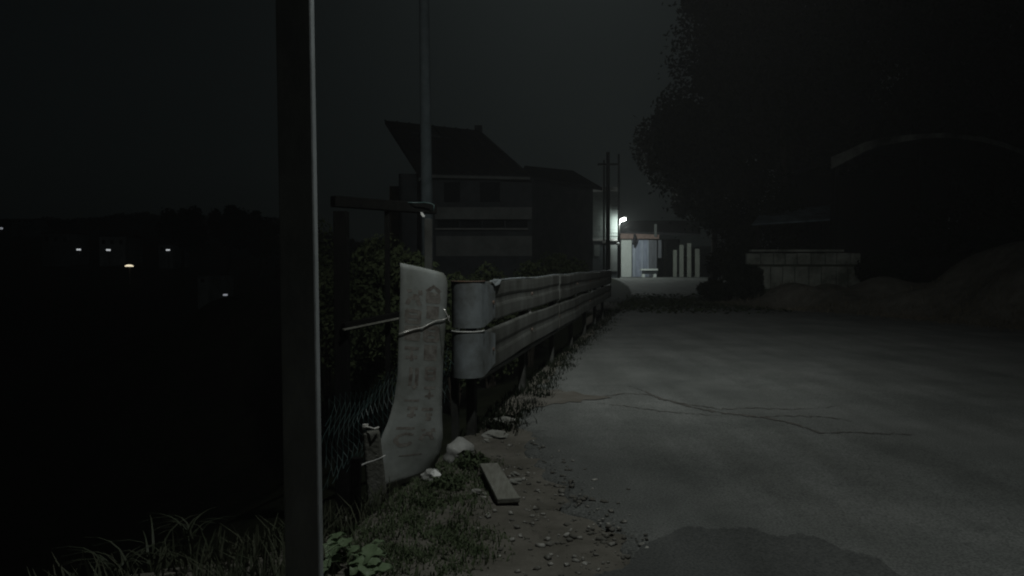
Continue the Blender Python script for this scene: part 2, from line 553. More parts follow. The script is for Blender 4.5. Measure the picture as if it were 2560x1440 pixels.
crack([(1340, 1250), (1420, 1262), (1480, 1256)], 0.008)

# ------------------------------------------------------------------ near street lamp pole
pb = Vector((-0.765, 2.78, -0.15))
pt = Vector((-0.82, 2.78, 6.2))
lampo = thing('street_lamp', (pb.x, pb.y, 0), 'slim dark metal street lamp pole standing closest to the camera at left', 'street lamp')
# the pole is a rectangular steel section with its narrow side towards the lane
mb = MB()
up = Vector((-math.sin(R(1)), math.cos(R(1)), 0))
mb.beam(pb, pt, 0.130, 0.054, up=up, w2=0.126, h2=0.052)
mb.build('pole', 'steel_pole', lampo, bevel=0.007)
mb = MB()
mb.tube([pt + Vector((0, 0, -0.35)), pt + Vector((0.35, 0.12, 0.0)), pt + Vector((0.9, 0.4, 0.12)), Vector((LAMP.x - 0.28, LAMP.y - 0.12, LAMP.z + 0.17))], 0.03, 10)
mb.build('arm', 'steel_pole', lampo, smooth=True)
hd = (Vector((LAMP.x, LAMP.y, 0)) - Vector((pt.x, pt.y, 0))).normalized()
mb = MB()
a = LAMP + Vector((0, 0, 0.13))
mb.beam(a - hd * 0.32, a + hd * 0.34, 0.20, 0.09, w2=0.26, h2=0.07)
mb.build('lamp_head', 'lamp_body', lampo, bevel=0.025)
mb = MB()
mb.beam(LAMP + Vector((0, 0, 0.076)) - hd * 0.2, LAMP + Vector((0, 0, 0.076)) + hd * 0.24, 0.15, 0.02)
mb.build('lamp_lens', 'lamp_glass', lampo)
ld = bpy.data.lights.new('street_lamp_light', 'SPOT')
ld.energy = LAMP_POWER
ld.color = (0.95, 1.0, 0.965)
ld.spot_size = R(128)
ld.spot_blend = 1.0
ld.shadow_soft_size = 0.09
lo = bpy.data.objects.new('street_lamp_light', ld)
COL.objects.link(lo)
lo.location = LAMP
lo.rotation_euler = (LAMP_AIM - LAMP).to_track_quat('-Z', 'Y').to_euler()
lo.scale = (0.42, 1.0, 1.0)               # the lens throws a narrower beam across the lane than along it
ld2 = ld.copy()
ld2.name = 'street_lamp_spill'
ld2.energy = SPILL_POWER
ld2.spot_size = R(172)
ld2.spot_blend = 0.5
lo2 = bpy.data.objects.new('street_lamp_spill', ld2)
COL.objects.link(lo2)
lo2.location = LAMP

# ------------------------------------------------------------------ guardrail
C0 = Vector((-0.335, 5.72, 0))
T = Vector((0.195, 0.981, 0)).normalized()
N = Vector((T.y, -T.x, 0))
rail = thing('guardrail', (C0.x, C0.y, 0), 'weathered two-row steel guardrail along the left edge of the lane', 'guardrail')
PROF = [(.165, .080), (.163, .096), (.156, .107), (.145, .112), (.100, .1135), (.052, .1125), (.036, .1085), (.022, .103), (0, .1015), (-.022, .103), (-.036, .1085), (-.052, .1125),
        (-.100, .1135), (-.145, .112), (-.156, .107), (-.163, .096), (-.165, .080)]
def rail_pt(s, o, z):
    return C0 + T * s + N * o + Vector((0, 0, z))
ROWS = (1.005, 0.632)
for zc in ROWS:
    cuts = [0.02, 4.3, 8.9, 14.6]
    for q in range(3):
        mb = MB()
        s0, s1 = cuts[q], cuts[q + 1]
        ns = max(4, int((s1 - s0) / 0.5))
        sag = random.uniform(-.01, .01)
        for i in range(ns + 1):
            s_ = lerp(s0, s1, i / ns)
            dz = 0.006 * math.sin(s_ * 2.3 + zc * 5) + sag - (0.006 if q == 1 else 0)
            do = 0.008 * math.sin(s_ * 1.1 + 3 * zc) + (0.006 if q == 1 else 0)
            for (z, o) in PROF:
                mb.v.append(rail_pt(s_, o + do, zc + z + dz))
        k = len(PROF)
        for i in range(ns):
            for j in range(k - 1):
                mb.f.append((i * k + j, i * k + j + 1, (i + 1) * k + j + 1, (i + 1) * k + j))
        mb.build('beam_panel', 'galv', rail, smooth=False, solid=0.005)
    # rounded end terminal wrapping back to the field side, with a flap over the first beam
    mb = MB()
    path = [rail_pt(0.42, 0.121, 0), rail_pt(0.2, 0.122, 0), rail_pt(0.05, 0.121, 0)]
    for a in range(0, 181, 6):
        path.append(rail_pt(-0.119 * math.sin(R(a)), 0.119 * math.cos(R(a)), 0))
    path.append(rail_pt(0.25, -0.119, 0))
    for i, p in enumerate(path):
        hh = 0.172 if i > 1 else (0.15 if i == 1 else 0.12)
        for z in (hh, hh - .03, 0, -hh):
            mb.v.append(p + Vector((0, 0, zc + z)))
    for i in range(len(path) - 1):
        for j in range(3):
            mb.f.append((i * 4 + j, (i + 1) * 4 + j, (i + 1) * 4 + j + 1, i * 4 + j + 1))
    et = mb.build('end_terminal', 'galv_end', rail, smooth=False, solid=0.005)
    mb = MB()
    mb.tube([p + Vector((0, 0, zc + 0.174)) for p in path[2:-1]], 0.0065, 6)
    mb.build('rim', 'rust' if zc > 0.9 else 'reflector', et, smooth=True)
# posts, brackets and reflectors
s_list = [0.12 + 2.14 * i for i in range(7)]
for i, s_ in enumerate(s_list):
    mb = MB()
    b = rail_pt(s_, 0.0, -0.3)
    mb.beam(b, rail_pt(s_, 0.0, 1.14), 0.065, 0.085, up=T)
    mb.build('post', 'post_steel', rail, bevel=0.004)
    mb = MB()
    mb.box(rail_pt(s_ - 0.02 if i else 0.0, 0.085, 0.818), (0.10, 0.014, 0.045), Matrix.Rotation(math.atan2(T.y, T.x), 3, 'Z'))
    mb.build('reflector', 'reflector', rail)
mb = MB()
mb.beam(rail_pt(0.0, -0.095, -0.3), rail_pt(0.0, -0.1, 0.5), 0.05, 0.06, up=T)
mb.build('post', 'post_steel', rail, bevel=0.004)
mb = MB()  # pale bar added along the top lip for the light it catches
tp = [rail_pt(0.35 + 0.45 * i, 0.094 + 0.004 * math.sin(2.1 * i), 1.171 + 0.006 * math.sin((0.35 + .45 * i) * 2.3 + 5)) for i in range(32)]
mb.tube(tp, 0.010, 6)
mb.build('lit_top_edge', 'galv_end', rail, smooth=True)
for zc in ROWS:
    for s_ in s_list + [0.33]:
        mb = MB()
        c_ = rail_pt(s_, 0.102 if s_ != 0.33 else 0.122, zc)
        mb.tube([c_, c_ + N * 0.012], 0.016, 8)
        mb.build('bolt', 'rust', rail)
# lower square tube along the foot of the rail
mb = MB()
mb.beam(rail_pt(0.05, 0.06, 0.43), rail_pt(7.5, 0.06, 0.43), 0.03, 0.03)
mb.build('bottom_bar', 'galv', rail)
mb = MB()
fl = [rail_pt(0.30, 0.128, 1.165), rail_pt(0.36, 0.135, 1.135), rail_pt(0.52, 0.135, 1.145), rail_pt(0.66, 0.12, 1.178), rail_pt(0.5, 0.1, 1.182)]
mb.slab(fl, (-.01, 0, 0.006))
mb.build('bent_flap', 'galv_end', rail)

# ------------------------------------------------------------------ faded notice board
def board_pt(u, v, off=0.0):
    """u 0..1 across, v 0..1 downwards, from the outline in the photograph, standing beside the rail"""
    L = [(0, 1001, 657), (0.08, 1000, 700), (0.35, 997, 840), (0.52, 996, 935), (0.62, 987, 1000), (0.72, 972, 1050), (0.82, 952, 1095), (0.92, 940, 1160), (1, 950, 1225)]
    Rr = [(0, 1108, 682), (0.03, 1117, 695), (0.08, 1118, 715), (0.35, 1111, 850), (0.52, 1108, 940), (0.62, 1106, 1000), (0.72, 1105, 1050), (0.82, 1106, 1090), (0.92, 1098, 1140), (1, 1078, 1182)]
    lx = np.interp(v, [q[0] for q in L], [q[1] for q in L]); ly = np.interp(v, [q[0] for q in L], [q[2] for q in L])
    rx = np.interp(v, [q[0] for q in Rr], [q[1] for q in Rr]); ryy = np.interp(v, [q[0] for q in Rr], [q[2] for q in Rr])
    Yl = 4.52 - 0.10 * sstep(0.55, 1, v)
    Yr = 4.74
    p = U(float(lerp(lx, rx, u)), float(lerp(ly, ryy, u)), float(lerp(Yl, Yr, u)))
    bow = 0.018 * math.sin(u * math.pi) + 0.006 * math.sin(v * 9)
    nrm = Vector((0.62, -0.78, 0))
    return p + nrm * (bow + off)
bo = board_pt(0.5, 1.0)
board = thing('notice_board', (bo.x, bo.y, 0), 'tall pale plastic notice board with two columns of faded characters', 'sign board')
mb = MB()
NU, NV = 10, 40
for j in range(NV + 1):
    for i in range(NU + 1):
        mb.v.append(board_pt(i / NU, j / NV))
for j in range(NV):
    for i in range(NU):
        a = j * (NU + 1) + i
        mb.f.append((a, a + NU + 1, a + NU + 2, a + 1))
mb.build('panel', 'board', board, smooth=True, solid=0.006)
# lettering too worn to read: strokes where the photograph shows them
def stroke_uv(pts, w):
    mb = MB()
    fine = []
    for (a, b) in zip(pts[:-1], pts[1:]):
        for t in np.linspace(0, 1, 5, endpoint=False):
            fine.append((lerp(a[0], b[0], t), lerp(a[1], b[1], t)))
    fine.append(pts[-1])
    k = len(fine)
    for i, (u, v) in enumerate(fine):
        du = fine[min(i + 1, k - 1)][0] - fine[max(i - 1, 0)][0]
        dv = (fine[min(i + 1, k - 1)][1] - fine[max(i - 1, 0)][1]) * 4.8
        l_ = math.hypot(du, dv) or 1
        ww = w * random.uniform(0.75, 1.2)
        nu_, nv_ = -dv / l_ * ww / 2, du / l_ * ww / 2 / 4.8
        for e in (-1, 1):
            mb.v.append(board_pt(u + e * nu_, v + e * nv_, 0.0007))
    for i in range(k - 1):
        mb.f.append((2 * i, 2 * i + 1, 2 * i + 3, 2 * i + 2))
    return mb
def glyph(strokes, cu, cv, su, sv, w):
    m_ = MB()
    for st in strokes:
        t = stroke_uv([(cu + x * su, cv + y * sv) for x, y in st], w)
        m_.add(t.v, t.f)
    m_.build('painted_character', 'paint_faded', board)
H = lambda y, a=-1, b=1: [(a, y), (b, y)]
VV = lambda x, a=-1, b=1: [(x, a), (x, b)]
g_roof = [[(-1, -.35), (-.5, -.7), (0, -1), (.5, -.75), (1, -.4)], H(-.1), H(.35), H(.75), VV(-.85, -.1, .8), VV(.85, -.1, .8)]
g_fire = [[(-.9, -.6), (-.3, -.75)], [(.8, -.9), (.9, -.3)], [(-.2, -.2), (.7, -.1)], [(-.7, .2), (0, .1), (.8, .2)], [(-.9, .9), (-.6, .3)], [(.5, .4), (.9, .9)]]
g_bars = [H(-.9), H(-.4), H(.1), H(.6), VV(0, -.9, .9)]
g_box = [H(-.9), H(.9), VV(-.9), VV(.9), H(0)]
g_t = [H(-.7), VV(0, -.9, .9), [(-.8, .5), (.8, .4)]]
g_dash = [H(0)]
g_c = [[(.8, -.7), (0, -.95), (-.7, -.5), (-.9, .2), (-.4, .8), (.4, .75), (.7, .4)]]
g_two = [VV(-.5), VV(.5), [(.5, 1), (0, 1.3)]]
glyph(g_fire, 0.27, 0.155, 0.15, 0.042, 0.085)
glyph(g_roof, 0.68, 0.135, 0.15, 0.042, 0.085)
glyph(g_box, 0.27, 0.25, 0.14, 0.03, 0.085)
glyph(g_bars, 0.68, 0.225, 0.14, 0.032, 0.085)
glyph(g_bars, 0.27, 0.335, 0.16, 0.035, 0.10)
glyph(g_box, 0.68, 0.325, 0.15, 0.035, 0.10)
glyph(g_t, 0.27, 0.425, 0.15, 0.036, 0.07)
glyph(g_bars, 0.68, 0.42, 0.15, 0.036, 0.085)
glyph(g_two, 0.33, 0.525, 0.13, 0.038, 0.085)
glyph(g_box, 0.70, 0.51, 0.11, 0.026, 0.07)
glyph(g_dash, 0.34, 0.622, 0.15, 0.02, 0.045)
glyph(g_t, 0.70, 0.59, 0.13, 0.028, 0.055)
glyph(g_t, 0.38, 0.68, 0.10, 0.03, 0.07)
glyph(g_dash, 0.68, 0.665, 0.12, 0.02, 0.085)
glyph(g_t, 0.72, 0.705, 0.07, 0.02, 0.07)
glyph(g_dash, 0.33, 0.765, 0.16, 0.02, 0.07)
glyph(g_c, 0.36, 0.825, 0.16, 0.032, 0.07)
glyph(g_fire, 0.72, 0.80, 0.12, 0.035, 0.07)
glyph(g_dash, 0.50, 0.895, 0.18, 0.02, 0.03)

# silvery tie wire across the board
mb = MB()
wp = [(994, 830), (1010, 825), (1030, 819), (1050, 816), (1060, 811), (1072, 805), (1085, 800), (1100, 799), (1113, 796), (1122, 791)]
mb.tube([board_pt((x - 996) / 117.0, float(np.interp(y, [715, 850], [0.08, 0.35])) + 0.03 * (1 - (x - 996) / 117.0), 0.007) for (x, y) in wp[:-1]] + [U(1123, 791, 4.70)], 0.0026, 6)
tag(mb.build('tie_wire', 'wire', smooth=True), 'thin shiny wire tied across the middle of the notice board', 'wire')
mb = MB()
wp = [(1108, 770), (1114, 780), (1119, 790), (1123, 792), (1121, 800), (1126, 806)]
mb.tube([U(x, y, 4.66) for (x, y) in wp], 0.0028, 6)
tag(mb.build('wire_end', 'wire', smooth=True), 'short curled wire end between the notice board and the guardrail', 'wire')

# stub post and dark bar beside the board's foot
sb = U(930, 1235, 4.38)
mb = MB()
mb.beam(U(945, 1260, 4.36), U(928, 1078, 4.36), 0.115, 0.08, up=(0.25, -1, 0), w2=0.095, h2=0.07)
stub = tag(mb.build('stub_post', 'concrete_post', bevel=0.012), 'short pale concrete stub post left of the notice board foot', 'post')
mb = MB()
mb.tube([U(908, 1072, 4.36), U(916, 1068, 4.33), U(926, 1069, 4.31), U(936, 1072, 4.30), U(947, 1068, 4.32)], 0.006, 6)
mb.box(U(914, 1064, 4.35), (0.03, 0.03, 0.015))
mb.build('wire_loop', 'wire', stub, smooth=False)
mb = MB()  # near-black bar added where there is only a dark void
mb.beam(Vector((-0.855, 4.05, -0.75)), Vector((-0.835, 4.05, 0.27)), 0.05, 0.05, up=(0, -1, 0))
tag(mb.build('dark_gap_bar', 'timber_dark', bevel=0.006), 'near-black bar added for the dark gap left of the concrete stub post', 'dark bar')
mb = MB()
wp = [(897, 1170), (905, 1163), (918, 1157), (935, 1152), (950, 1146), (964, 1138)]
mb.tube([U(x, y, 4.22) for (x, y) in wp], 0.007, 6, 0.003)
tag(mb.build('plastic_strip', 'plastic_white', smooth=True), 'bright white plastic strip hanging on the concrete stub post', 'strip')
mb = MB()
mb.tube([U(863, 1292, 3.9), U(872, 1312, 3.85), U(879, 1336, 3.8)], 0.007, 6, 0.004)
tag(mb.build('twig', 'plank_pale', smooth=True), 'pale twig standing in the ground right of the lamp pole', 'twig')

# ------------------------------------------------------------------ netting
mb = MB()
TL, TR, BR, BL = (822, 1000, 5.0), (1130, 850, 5.55), (1128, 1010, 5.5), (812, 1215, 4.75)
def net_pt(u, v):
    px = lerp(lerp(TL[0], TR[0], u), lerp(BL[0], BR[0], u), v)
    py = lerp(lerp(TL[1], TR[1], u), lerp(BL[1], BR[1], u), v)
    Y = lerp(lerp(TL[2], TR[2], u), lerp(BL[2], BR[2], u), v)
    q = U(px, py, Y)
    return q + Vector((0.02 * math.sin(9 * v + 4 * u), 0.05 * math.sin(7 * u) + 0.03 * math.sin(11 * v), 0.035 * math.sin(6 * u + 3) + 0.02 * math.sin(17 * u + 5 * v)))
nu_, nv_ = 26, 9
for i in range(nu_):
    for j in range(nv_):
        if j == nv_ - 1 and random.random() < 0.5:
            continue
        o = 0.5 if j % 2 else 0.0
        u0 = (i + o) / (nu_ + 0.5)
        u1 = (i + 1 - o) / (nu_ + 0.5) if j % 2 == 0 else (i + 1) / (nu_ + 0.5)
        a = net_pt((i + o) / nu_, j / nv_)
        b = net_pt((i + o + 0.5) / nu_, (j + 1) / nv_)
        c = net_pt((i + o - 0.5) / nu_, (j + 1) / nv_)
        r_ = random.uniform(0.0010, 0.0024)
        mb.tube([a, b], r_, 4)
        mb.tube([a, c], r_, 4)
tag(mb.build('green_netting', 'net'), 'torn teal wire netting sagging behind the notice board', 'netting')

# ------------------------------------------------------------------ dark timber frame behind the board
fr = thing('timber_frame', tuple(Vector((-1.55, 6.55, float(land(-1.55, 6.55))))), 'open frame of dark timber posts and top beam left of the guardrail', 'frame')
bl, br = U(832, 503, 6.5), U(1086, 523, 7.25)
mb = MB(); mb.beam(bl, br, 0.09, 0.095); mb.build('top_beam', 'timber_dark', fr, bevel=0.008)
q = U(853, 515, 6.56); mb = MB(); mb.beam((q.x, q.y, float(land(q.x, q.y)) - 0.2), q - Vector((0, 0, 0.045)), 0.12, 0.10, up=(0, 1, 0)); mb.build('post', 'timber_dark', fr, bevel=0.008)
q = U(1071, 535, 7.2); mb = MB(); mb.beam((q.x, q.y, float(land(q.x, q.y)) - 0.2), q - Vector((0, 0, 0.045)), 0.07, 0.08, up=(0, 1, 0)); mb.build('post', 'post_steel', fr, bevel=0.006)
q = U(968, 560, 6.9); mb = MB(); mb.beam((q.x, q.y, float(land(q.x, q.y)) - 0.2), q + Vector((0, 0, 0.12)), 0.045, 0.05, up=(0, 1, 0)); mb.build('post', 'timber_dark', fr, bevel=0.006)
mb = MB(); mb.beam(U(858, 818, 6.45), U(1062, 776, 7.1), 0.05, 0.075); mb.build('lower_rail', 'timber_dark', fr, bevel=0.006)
mb = MB(); mb.beam(U(858, 824, 6.42), U(1062, 782, 7.07), 0.03, 0.014); mb.build('lit_edge_strip', 'plank_pale', fr)  # pale strip added for the bright lit edge of the lower rail
mb = MB()
mb.tube([U(1005, 506, 6.98), U(1040, 507, 7.0), U(1060, 506, 7.05), U(1078, 509, 7.1), U(1085, 513, 7.1), U(1083, 528, 7.1)], 0.006, 6)
mb.build('green_cord', 'net', fr, smooth=True)
mb = MB()
mb.slab([U(1051, 530, 7.0), U(1056, 531, 7.0), U(1063, 541, 7.0), U(1058, 543, 7.0), U(1053, 538, 7.0)], (0, 0.01, 0))
tag(mb.build('cloth_scrap', 'plastic_white'), 'white cloth scrap caught under the right end of the top beam', 'cloth')

# ------------------------------------------------------------------ concrete utility pole behind
ub = Vector((-1.85, 17.0, float(land(-1.85, 17.0)) - 0.3))
q = U(1058, -140, 17.0)
mb = MB(); mb.tube([ub, q], 0.15, 16, 0.105)
po = thing('utility_pole', tuple(ub), 'tall pale concrete utility pole rising in front of the dark house', 'utility pole')
mb.build('shaft', 'concrete_pole', po, smooth=True)
mb = MB(); mb.beam(q + Vector((-0.7, 0, -0.5)), q + Vector((0.7, 0, -0.5)), 0.09, 0.09); mb.build('cross_arm', 'steel_pole', po)

# ------------------------------------------------------------------ rubbish on the verge
def lump(name, px, py, w, h, d, m, label, cat, seed, flat=1.0, yaw=0.0, z0=0.0):
    r_ = random.Random(seed)
    c = G(px, py, z0)
    import bmesh
    bm = bmesh.new()
    bmesh.ops.create_icosphere(bm, subdivisions=3, radius=0.5)
    ph = [r_.uniform(0, 6.28) for _ in range(6)]
    for v in bm.verts:
        p = v.co
        k = 1 + 0.16 * math.sin(6 * p.x + ph[0]) * math.sin(7 * p.y + ph[1]) + 0.12 * math.sin(13 * p.z + ph[2] + 9 * p.x) + 0.05 * r_.uniform(-1, 1)
        v.co = Vector((p.x * w * k, p.y * d * k, max(p.z, -0.25) * h * k))
        v.co.rotate(Matrix.Rotation(yaw, 3, 'Z'))
    me = bpy.data.meshes.new(name)
    bm.to_mesh(me); bm.free()
    me.materials.append(MATS[m])
    o = bpy.data.objects.new(name, me)
    COL.objects.link(o)
    o.location = c + Vector((0, 0, 0.2 * h))
    return tag(o, label, cat)
lump('concrete_chunk', 1262, 1060, 0.17, 0.085, 0.20, 'rubble', 'larger pale concrete chunk lying by the foot of the guardrail', 'rubble', 3, yaw=0.4)
lump('concrete_chunk', 1238, 1092, 0.20, 0.07, 0.16, 'rubble', 'flatter broken concrete chunk just nearer than the larger chunk', 'rubble', 5, yaw=-0.3)
o = lump('plastic_bag', 1147, 1152, 0.20, 0.20, 0.18, 'bag', 'crumpled whitish plastic bag on the verge below the guardrail end', 'bag', 8, yaw=0.5)
o.data.shade_smooth()
lump('plastic_scrap', 1078, 1200, 0.12, 0.10, 0.10, 'bag', 'small grey plastic scrap beside the notice board foot', 'scrap', 12)
mb = MB()
mb.slab([U(1076, 1183, 4.38), U(1085, 1178, 4.38), U(1101, 1190, 4.36), U(1084, 1191, 4.35)], (0.004, 0.012, 0.008))
tag(mb.build('paper_scrap', 'plastic_white'), 'bright white paper scrap on top of the grey plastic scrap', 'scrap')
# pale plank lying on the verge
a, b = G(1222, 1163, 0.05), G(1272, 1252, 0.035)
mb = MB()
d = (b - a)
mb.beam(a, b, 0.115, 0.03, w2=0.125)
tag(mb.build('plank', 'plank_pale', bevel=0.006), 'pale weathered plank lying on the dirt beside the lane', 'plank')
lump('stone', 1288, 1190, 0.05, 0.04, 0.045, 'rubble', 'small angular white stone right of the pale plank', 'stone', 21)
lump('stone', 1286, 1208, 0.085, 0.04, 0.07, 'rubble', 'flat grey stone nearer than the small white stone', 'stone', 22)
lump('stone', 1215, 1105, 0.05, 0.035, 0.04, 'rubble', 'little stone in front of the flatter concrete chunk', 'stone', 23)
lump('stone', 1190, 1232, 0.06, 0.03, 0.06, 'rubble', 'pale stone left of the middle of the plank', 'stone', 24)

# chips and gravel on the shoulder
cen = []
while len(cen) < 520:
    px = rng.uniform(880, 1620); py = rng.uniform(1095, 1450)
    p = G(px, py)
    e = float(edge_x(p.y))
    le = float(left_edge(p.y))
    if p.x < e + 0.25 or p.x > le + 0.5:
        continue
    w = np.exp(-((p.x - le + 0.10) / 0.35) ** 2) if p.x < le else np.exp(-((p.x - le) / 0.18) ** 2)
    if rng.uniform() > w:
        continue
    cen.append((p.x, p.y, float(land(p.x, p.y)) if p.x < le else road_z(p.x, p.y)))
cen = np.array(cen)
Vs, Fs = [], []
cube = np.array([[-1, -1, 0], [1, -1, 0], [1, 1, 0], [-1, 1, 0], [-.6, -.7, 1], [.7, -.5, 1], [.6, .6, 1], [-.7, .7, 1]], float)
cf = np.array([[3, 2, 1, 0], [4, 5, 6, 7], [0, 1, 5, 4], [1, 2, 6, 5], [2, 3, 7, 6], [3, 0, 4, 7]])
for k, c in enumerate(cen):
    s_ = rng.lognormal(math.log(0.0050), 0.65)
    s_ = min(s_, 0.014)
    an = rng.uniform(0, 6.28)
    m3 = np.array([[math.cos(an), -math.sin(an), 0], [math.sin(an), math.cos(an), 0], [0, 0, 1]])
    v = (cube * rng.uniform(0.7, 1.3, cube.shape) * np.array([s_ * rng.uniform(.8, 1.7), s_, s_ * rng.uniform(.5, 1.2)])) @ m3.T + c
    Vs.append(v); Fs.append(cf + 8 * k)
gravel = big_mesh('gravel', np.concatenate(Vs), np.concatenate(Fs), 'chips')
tag(gravel, 'loose stone chips scattered along the shoulder of the lane', 'gravel')
gravel['kind'] = 'stuff'

# ------------------------------------------------------------------ plants on the verge
def blades(pts, hmin, hmax, w, name, m, label, lean=0.6):
    n = len(pts)
    h = rng.uniform(hmin, hmax, n)
    an = rng.uniform(0, 2 * np.pi, n)
    d = np.stack([np.cos(an), np.sin(an)], 1)
    side = np.stack([-d[:, 1], d[:, 0]], 1)
    ln = rng.uniform(0.15, lean, n) * h
    V = np.zeros((n, 6, 3))
    for k, (t, ww, bend) in enumerate(((0, 1, 0), (0.55, 0.8, 0.35), (1.0, 0.12, 1.0))):
        for e, sgn in enumerate((-1, 1)):
            V[:, 2 * k + e, :2] = pts[:, :2] + d * (ln * bend)[:, None] + side * (sgn * w * ww / 2)
            V[:, 2 * k + e, 2] = pts[:, 2] + h * t * (1 - 0.25 * bend * (ln / h))
    F = np.concatenate([np.arange(n)[:, None] * 6 + np.array([[0, 1, 3, 2]]), np.arange(n)[:, None] * 6 + np.array([[2, 3, 5, 4]])])
    o = big_mesh(name, V.reshape(-1, 3), F, m)
    tag(o, label, 'grass')
    o['kind'] = 'stuff'
    return o
# rough grass left of the pole
pts = []
tufts = [(rng.uniform(-2.6, -0.75), rng.uniform(2.6, 4.3)) for _ in range(130)]
for (x, y) in tufts:
    d = edge_x(y) - x
    if d > 0.75 or (d > 0.35 and rng.uniform() < 0.5):
        continue
    k = rng.integers(14, 44)
    q = rng.normal(size=(k, 2)) * 0.07 + (x, y)
    pts.append(q)
pts = np.concatenate(pts)
pts = np.column_stack([pts, land(pts[:, 0], pts[:, 1])])
blades(pts, 0.05, 0.20, 0.010, 'rough_grass', 'grass_dim', 'rough dry grass growing on the bank left of the lamp pole', 0.9)
# short ground cover on the dirt
pts = []
for _ in range(260):
    px = rng.uniform(860, 1230); py = rng.uniform(1140, 1440)
    p = G(px, py)
    e = float(edge_x(p.y)); le = float(left_edge(p.y))
    f = (p.x - e) / (le - e)
    if f < -0.02 or f > 0.62 or rng.uniform() < f * 1.0:
        continue
    k = rng.integers(20, 80)
    pts.append(rng.normal(size=(k, 2)) * 0.055 + (p.x, p.y))
pts = np.concatenate(pts)
pts = np.column_stack([pts, land(pts[:, 0], pts[:, 1])])
blades(pts, 0.008, 0.038, 0.008, 'ground_cover', 'weed', 'low green weeds covering the dirt between the pole and the plank', 1.2)
# grass along the foot of the rail and at the lane's far left edge
pts = []
for _ in range(420):
    y = 5.9 + 16 * rng.uniform() ** 1.5
    x = float(np.interp(y, [5.7, 20], [-0.30, 2.5])) + rng.uniform(-0.12, 0.30) * (1 if y < 12 else 1.6)
    k = rng.integers(6, 20)
    pts.append(rng.normal(size=(k, 2)) * 0.06 + (x, y))
for _ in range(200):
    y = rng.uniform(20, 29); x = rng.uniform(2.0, 5.0) + (y - 20) * 0.25
    pts.append(rng.normal(size=(12, 2)) * 0.15 + (x, y))
pts = np.concatenate(pts)
pts = np.column_stack([pts, np.maximum(land(pts[:, 0], pts[:, 1]), -0.3)])
blades(pts, 0.02, 0.11, 0.010, 'verge_grass', 'foliage_dark', 'dark grass along the foot of the guardrail', 0.9)

def weed(px, py, r, n, label, m='weed'):
    c = G(px, py)
    c.z = float(land(c.x, c.y))
    t = thing('weed', tuple(c), label, 'weed')
    p = ball(n) * np.array([r, r, r * 0.75])
    p[:, 2] = np.abs(p[:, 2])
    V, F = leaf_quads(p + np.array(c), r * 0.17, 0.6)
    big_mesh('foliage', V, F, m, t)
    mb = MB()
    for k in range(7):
        a = rng.uniform(0, 6.28)
        mb.tube([c, c + Vector((math.cos(a) * r * .4, math.sin(a) * r * .4, r * .4))], 0.003, 5, 0.0015)
    mb.build('stems', 'weed', t)
weed(1178, 1165, 0.12, 330, 'green weed growing against the whitish plastic bag')
weed(1120, 1215, 0.11, 300, 'leafy weed between the grey scrap and the plank')
weed(1075, 1262, 0.08, 180, 'small weed nearer than the grey plastic scrap')
weed(1060, 1180, 0.09, 120, 'dim weed under the right foot of the notice board')
# broad leaved plant at the foot of the pole
c = Vector((-0.72, 3.12, 0.0)); c.z = float(land(c.x, c.y))
pl = thing('broadleaf_plant', tuple(c), 'broad-leaved bright green plant at the foot of the lamp pole', 'plant')
lm = bpy.data.meshes.new('leaf')
lv, lf = [], []
for i in range(9):
    t = i / 8
    w = 0.5 * math.sin(math.pi * min(1, t * 0.97 + 0.03)) ** 0.7
    for j, e in enumerate((-1, -0.5, 0, 0.5, 1)):
        lv.append((e * w + 0.04 * math.sin(9 * t + e), t * 1.25, 0.25 * math.sin(t * 2.6) - 0.2 * t * t + 0.10 * abs(e) + 0.06 * math.sin(12 * t + 3 * e)))
for i in range(8):
    for j in range(4):
        a = i * 5 + j
        lf.append((a, a + 1, a + 6, a + 5))
lm.from_pydata(lv, [], lf)
lm.materials.append(MATS['leaf_green'])
lm.shade_smooth()
for k in range(34):
    o = bpy.data.objects.new('leaf', lm)
    COL.objects.link(o)
    o.parent = pl
    px = rng.uniform(800, 925); py = rng.uniform(1372, 1470)
    if px > 880: py = rng.uniform(1385, 1470)
    q = G(px, py, 0.0) - c
    o.location = (q.x, q.y, max(0.0, 0.05 + rng.uniform(-0.02, 0.05)))
    s_ = rng.uniform(0.05, 0.085)
    o.scale = (s_, s_, s_)
    o.rotation_euler = (rng.uniform(-0.2, 0.6), rng.uniform(-0.4, 0.4), rng.uniform(0, 6.28))
# long grass leaves near lower left
for k, (px, py) in enumerate([(395, 1395), (470, 1345), (300, 1440)]):
    c = G(px, py, -0.12)
    t = thing('long_grass', tuple(c), ['clump of long pale grass blades low at the left of the pole', 'arching clump of long grass blades nearest the pole base', 'leftmost clump of long grass blades at the bottom edge'][k], 'grass clump')
    mb = MB()
    for q in range(16):
        a = rng.uniform(0, 6.28); L = rng.uniform(0.12, 0.30)
        d = Vector((math.cos(a), math.sin(a), 0)); s_ = Vector((-d.y, d.x, 0)) * 0.007
        b = c + Vector((rng.normal() * .03, rng.normal() * .03, 0))
        rows_ = []
        bendz = rng.uniform(0.55, 1.0)
        for t_ in np.linspace(0, 1, 6):
            c_ = b + d * (L * (0.25 * t_ + 0.75 * t_ * t_)) + Vector((0, 0, L * bendz * (1.5 * t_ - 0.95 * t_ * t_)))
            rows_ += [c_ - s_ * (1 - .85 * t_), c_ + s_ * (1 - .85 * t_)]
        mb.add(rows_, [(2 * e, 2 * e + 1, 2 * e + 3, 2 * e + 2) for e in range(5)])
    mb.build('blades', 'grass', t)

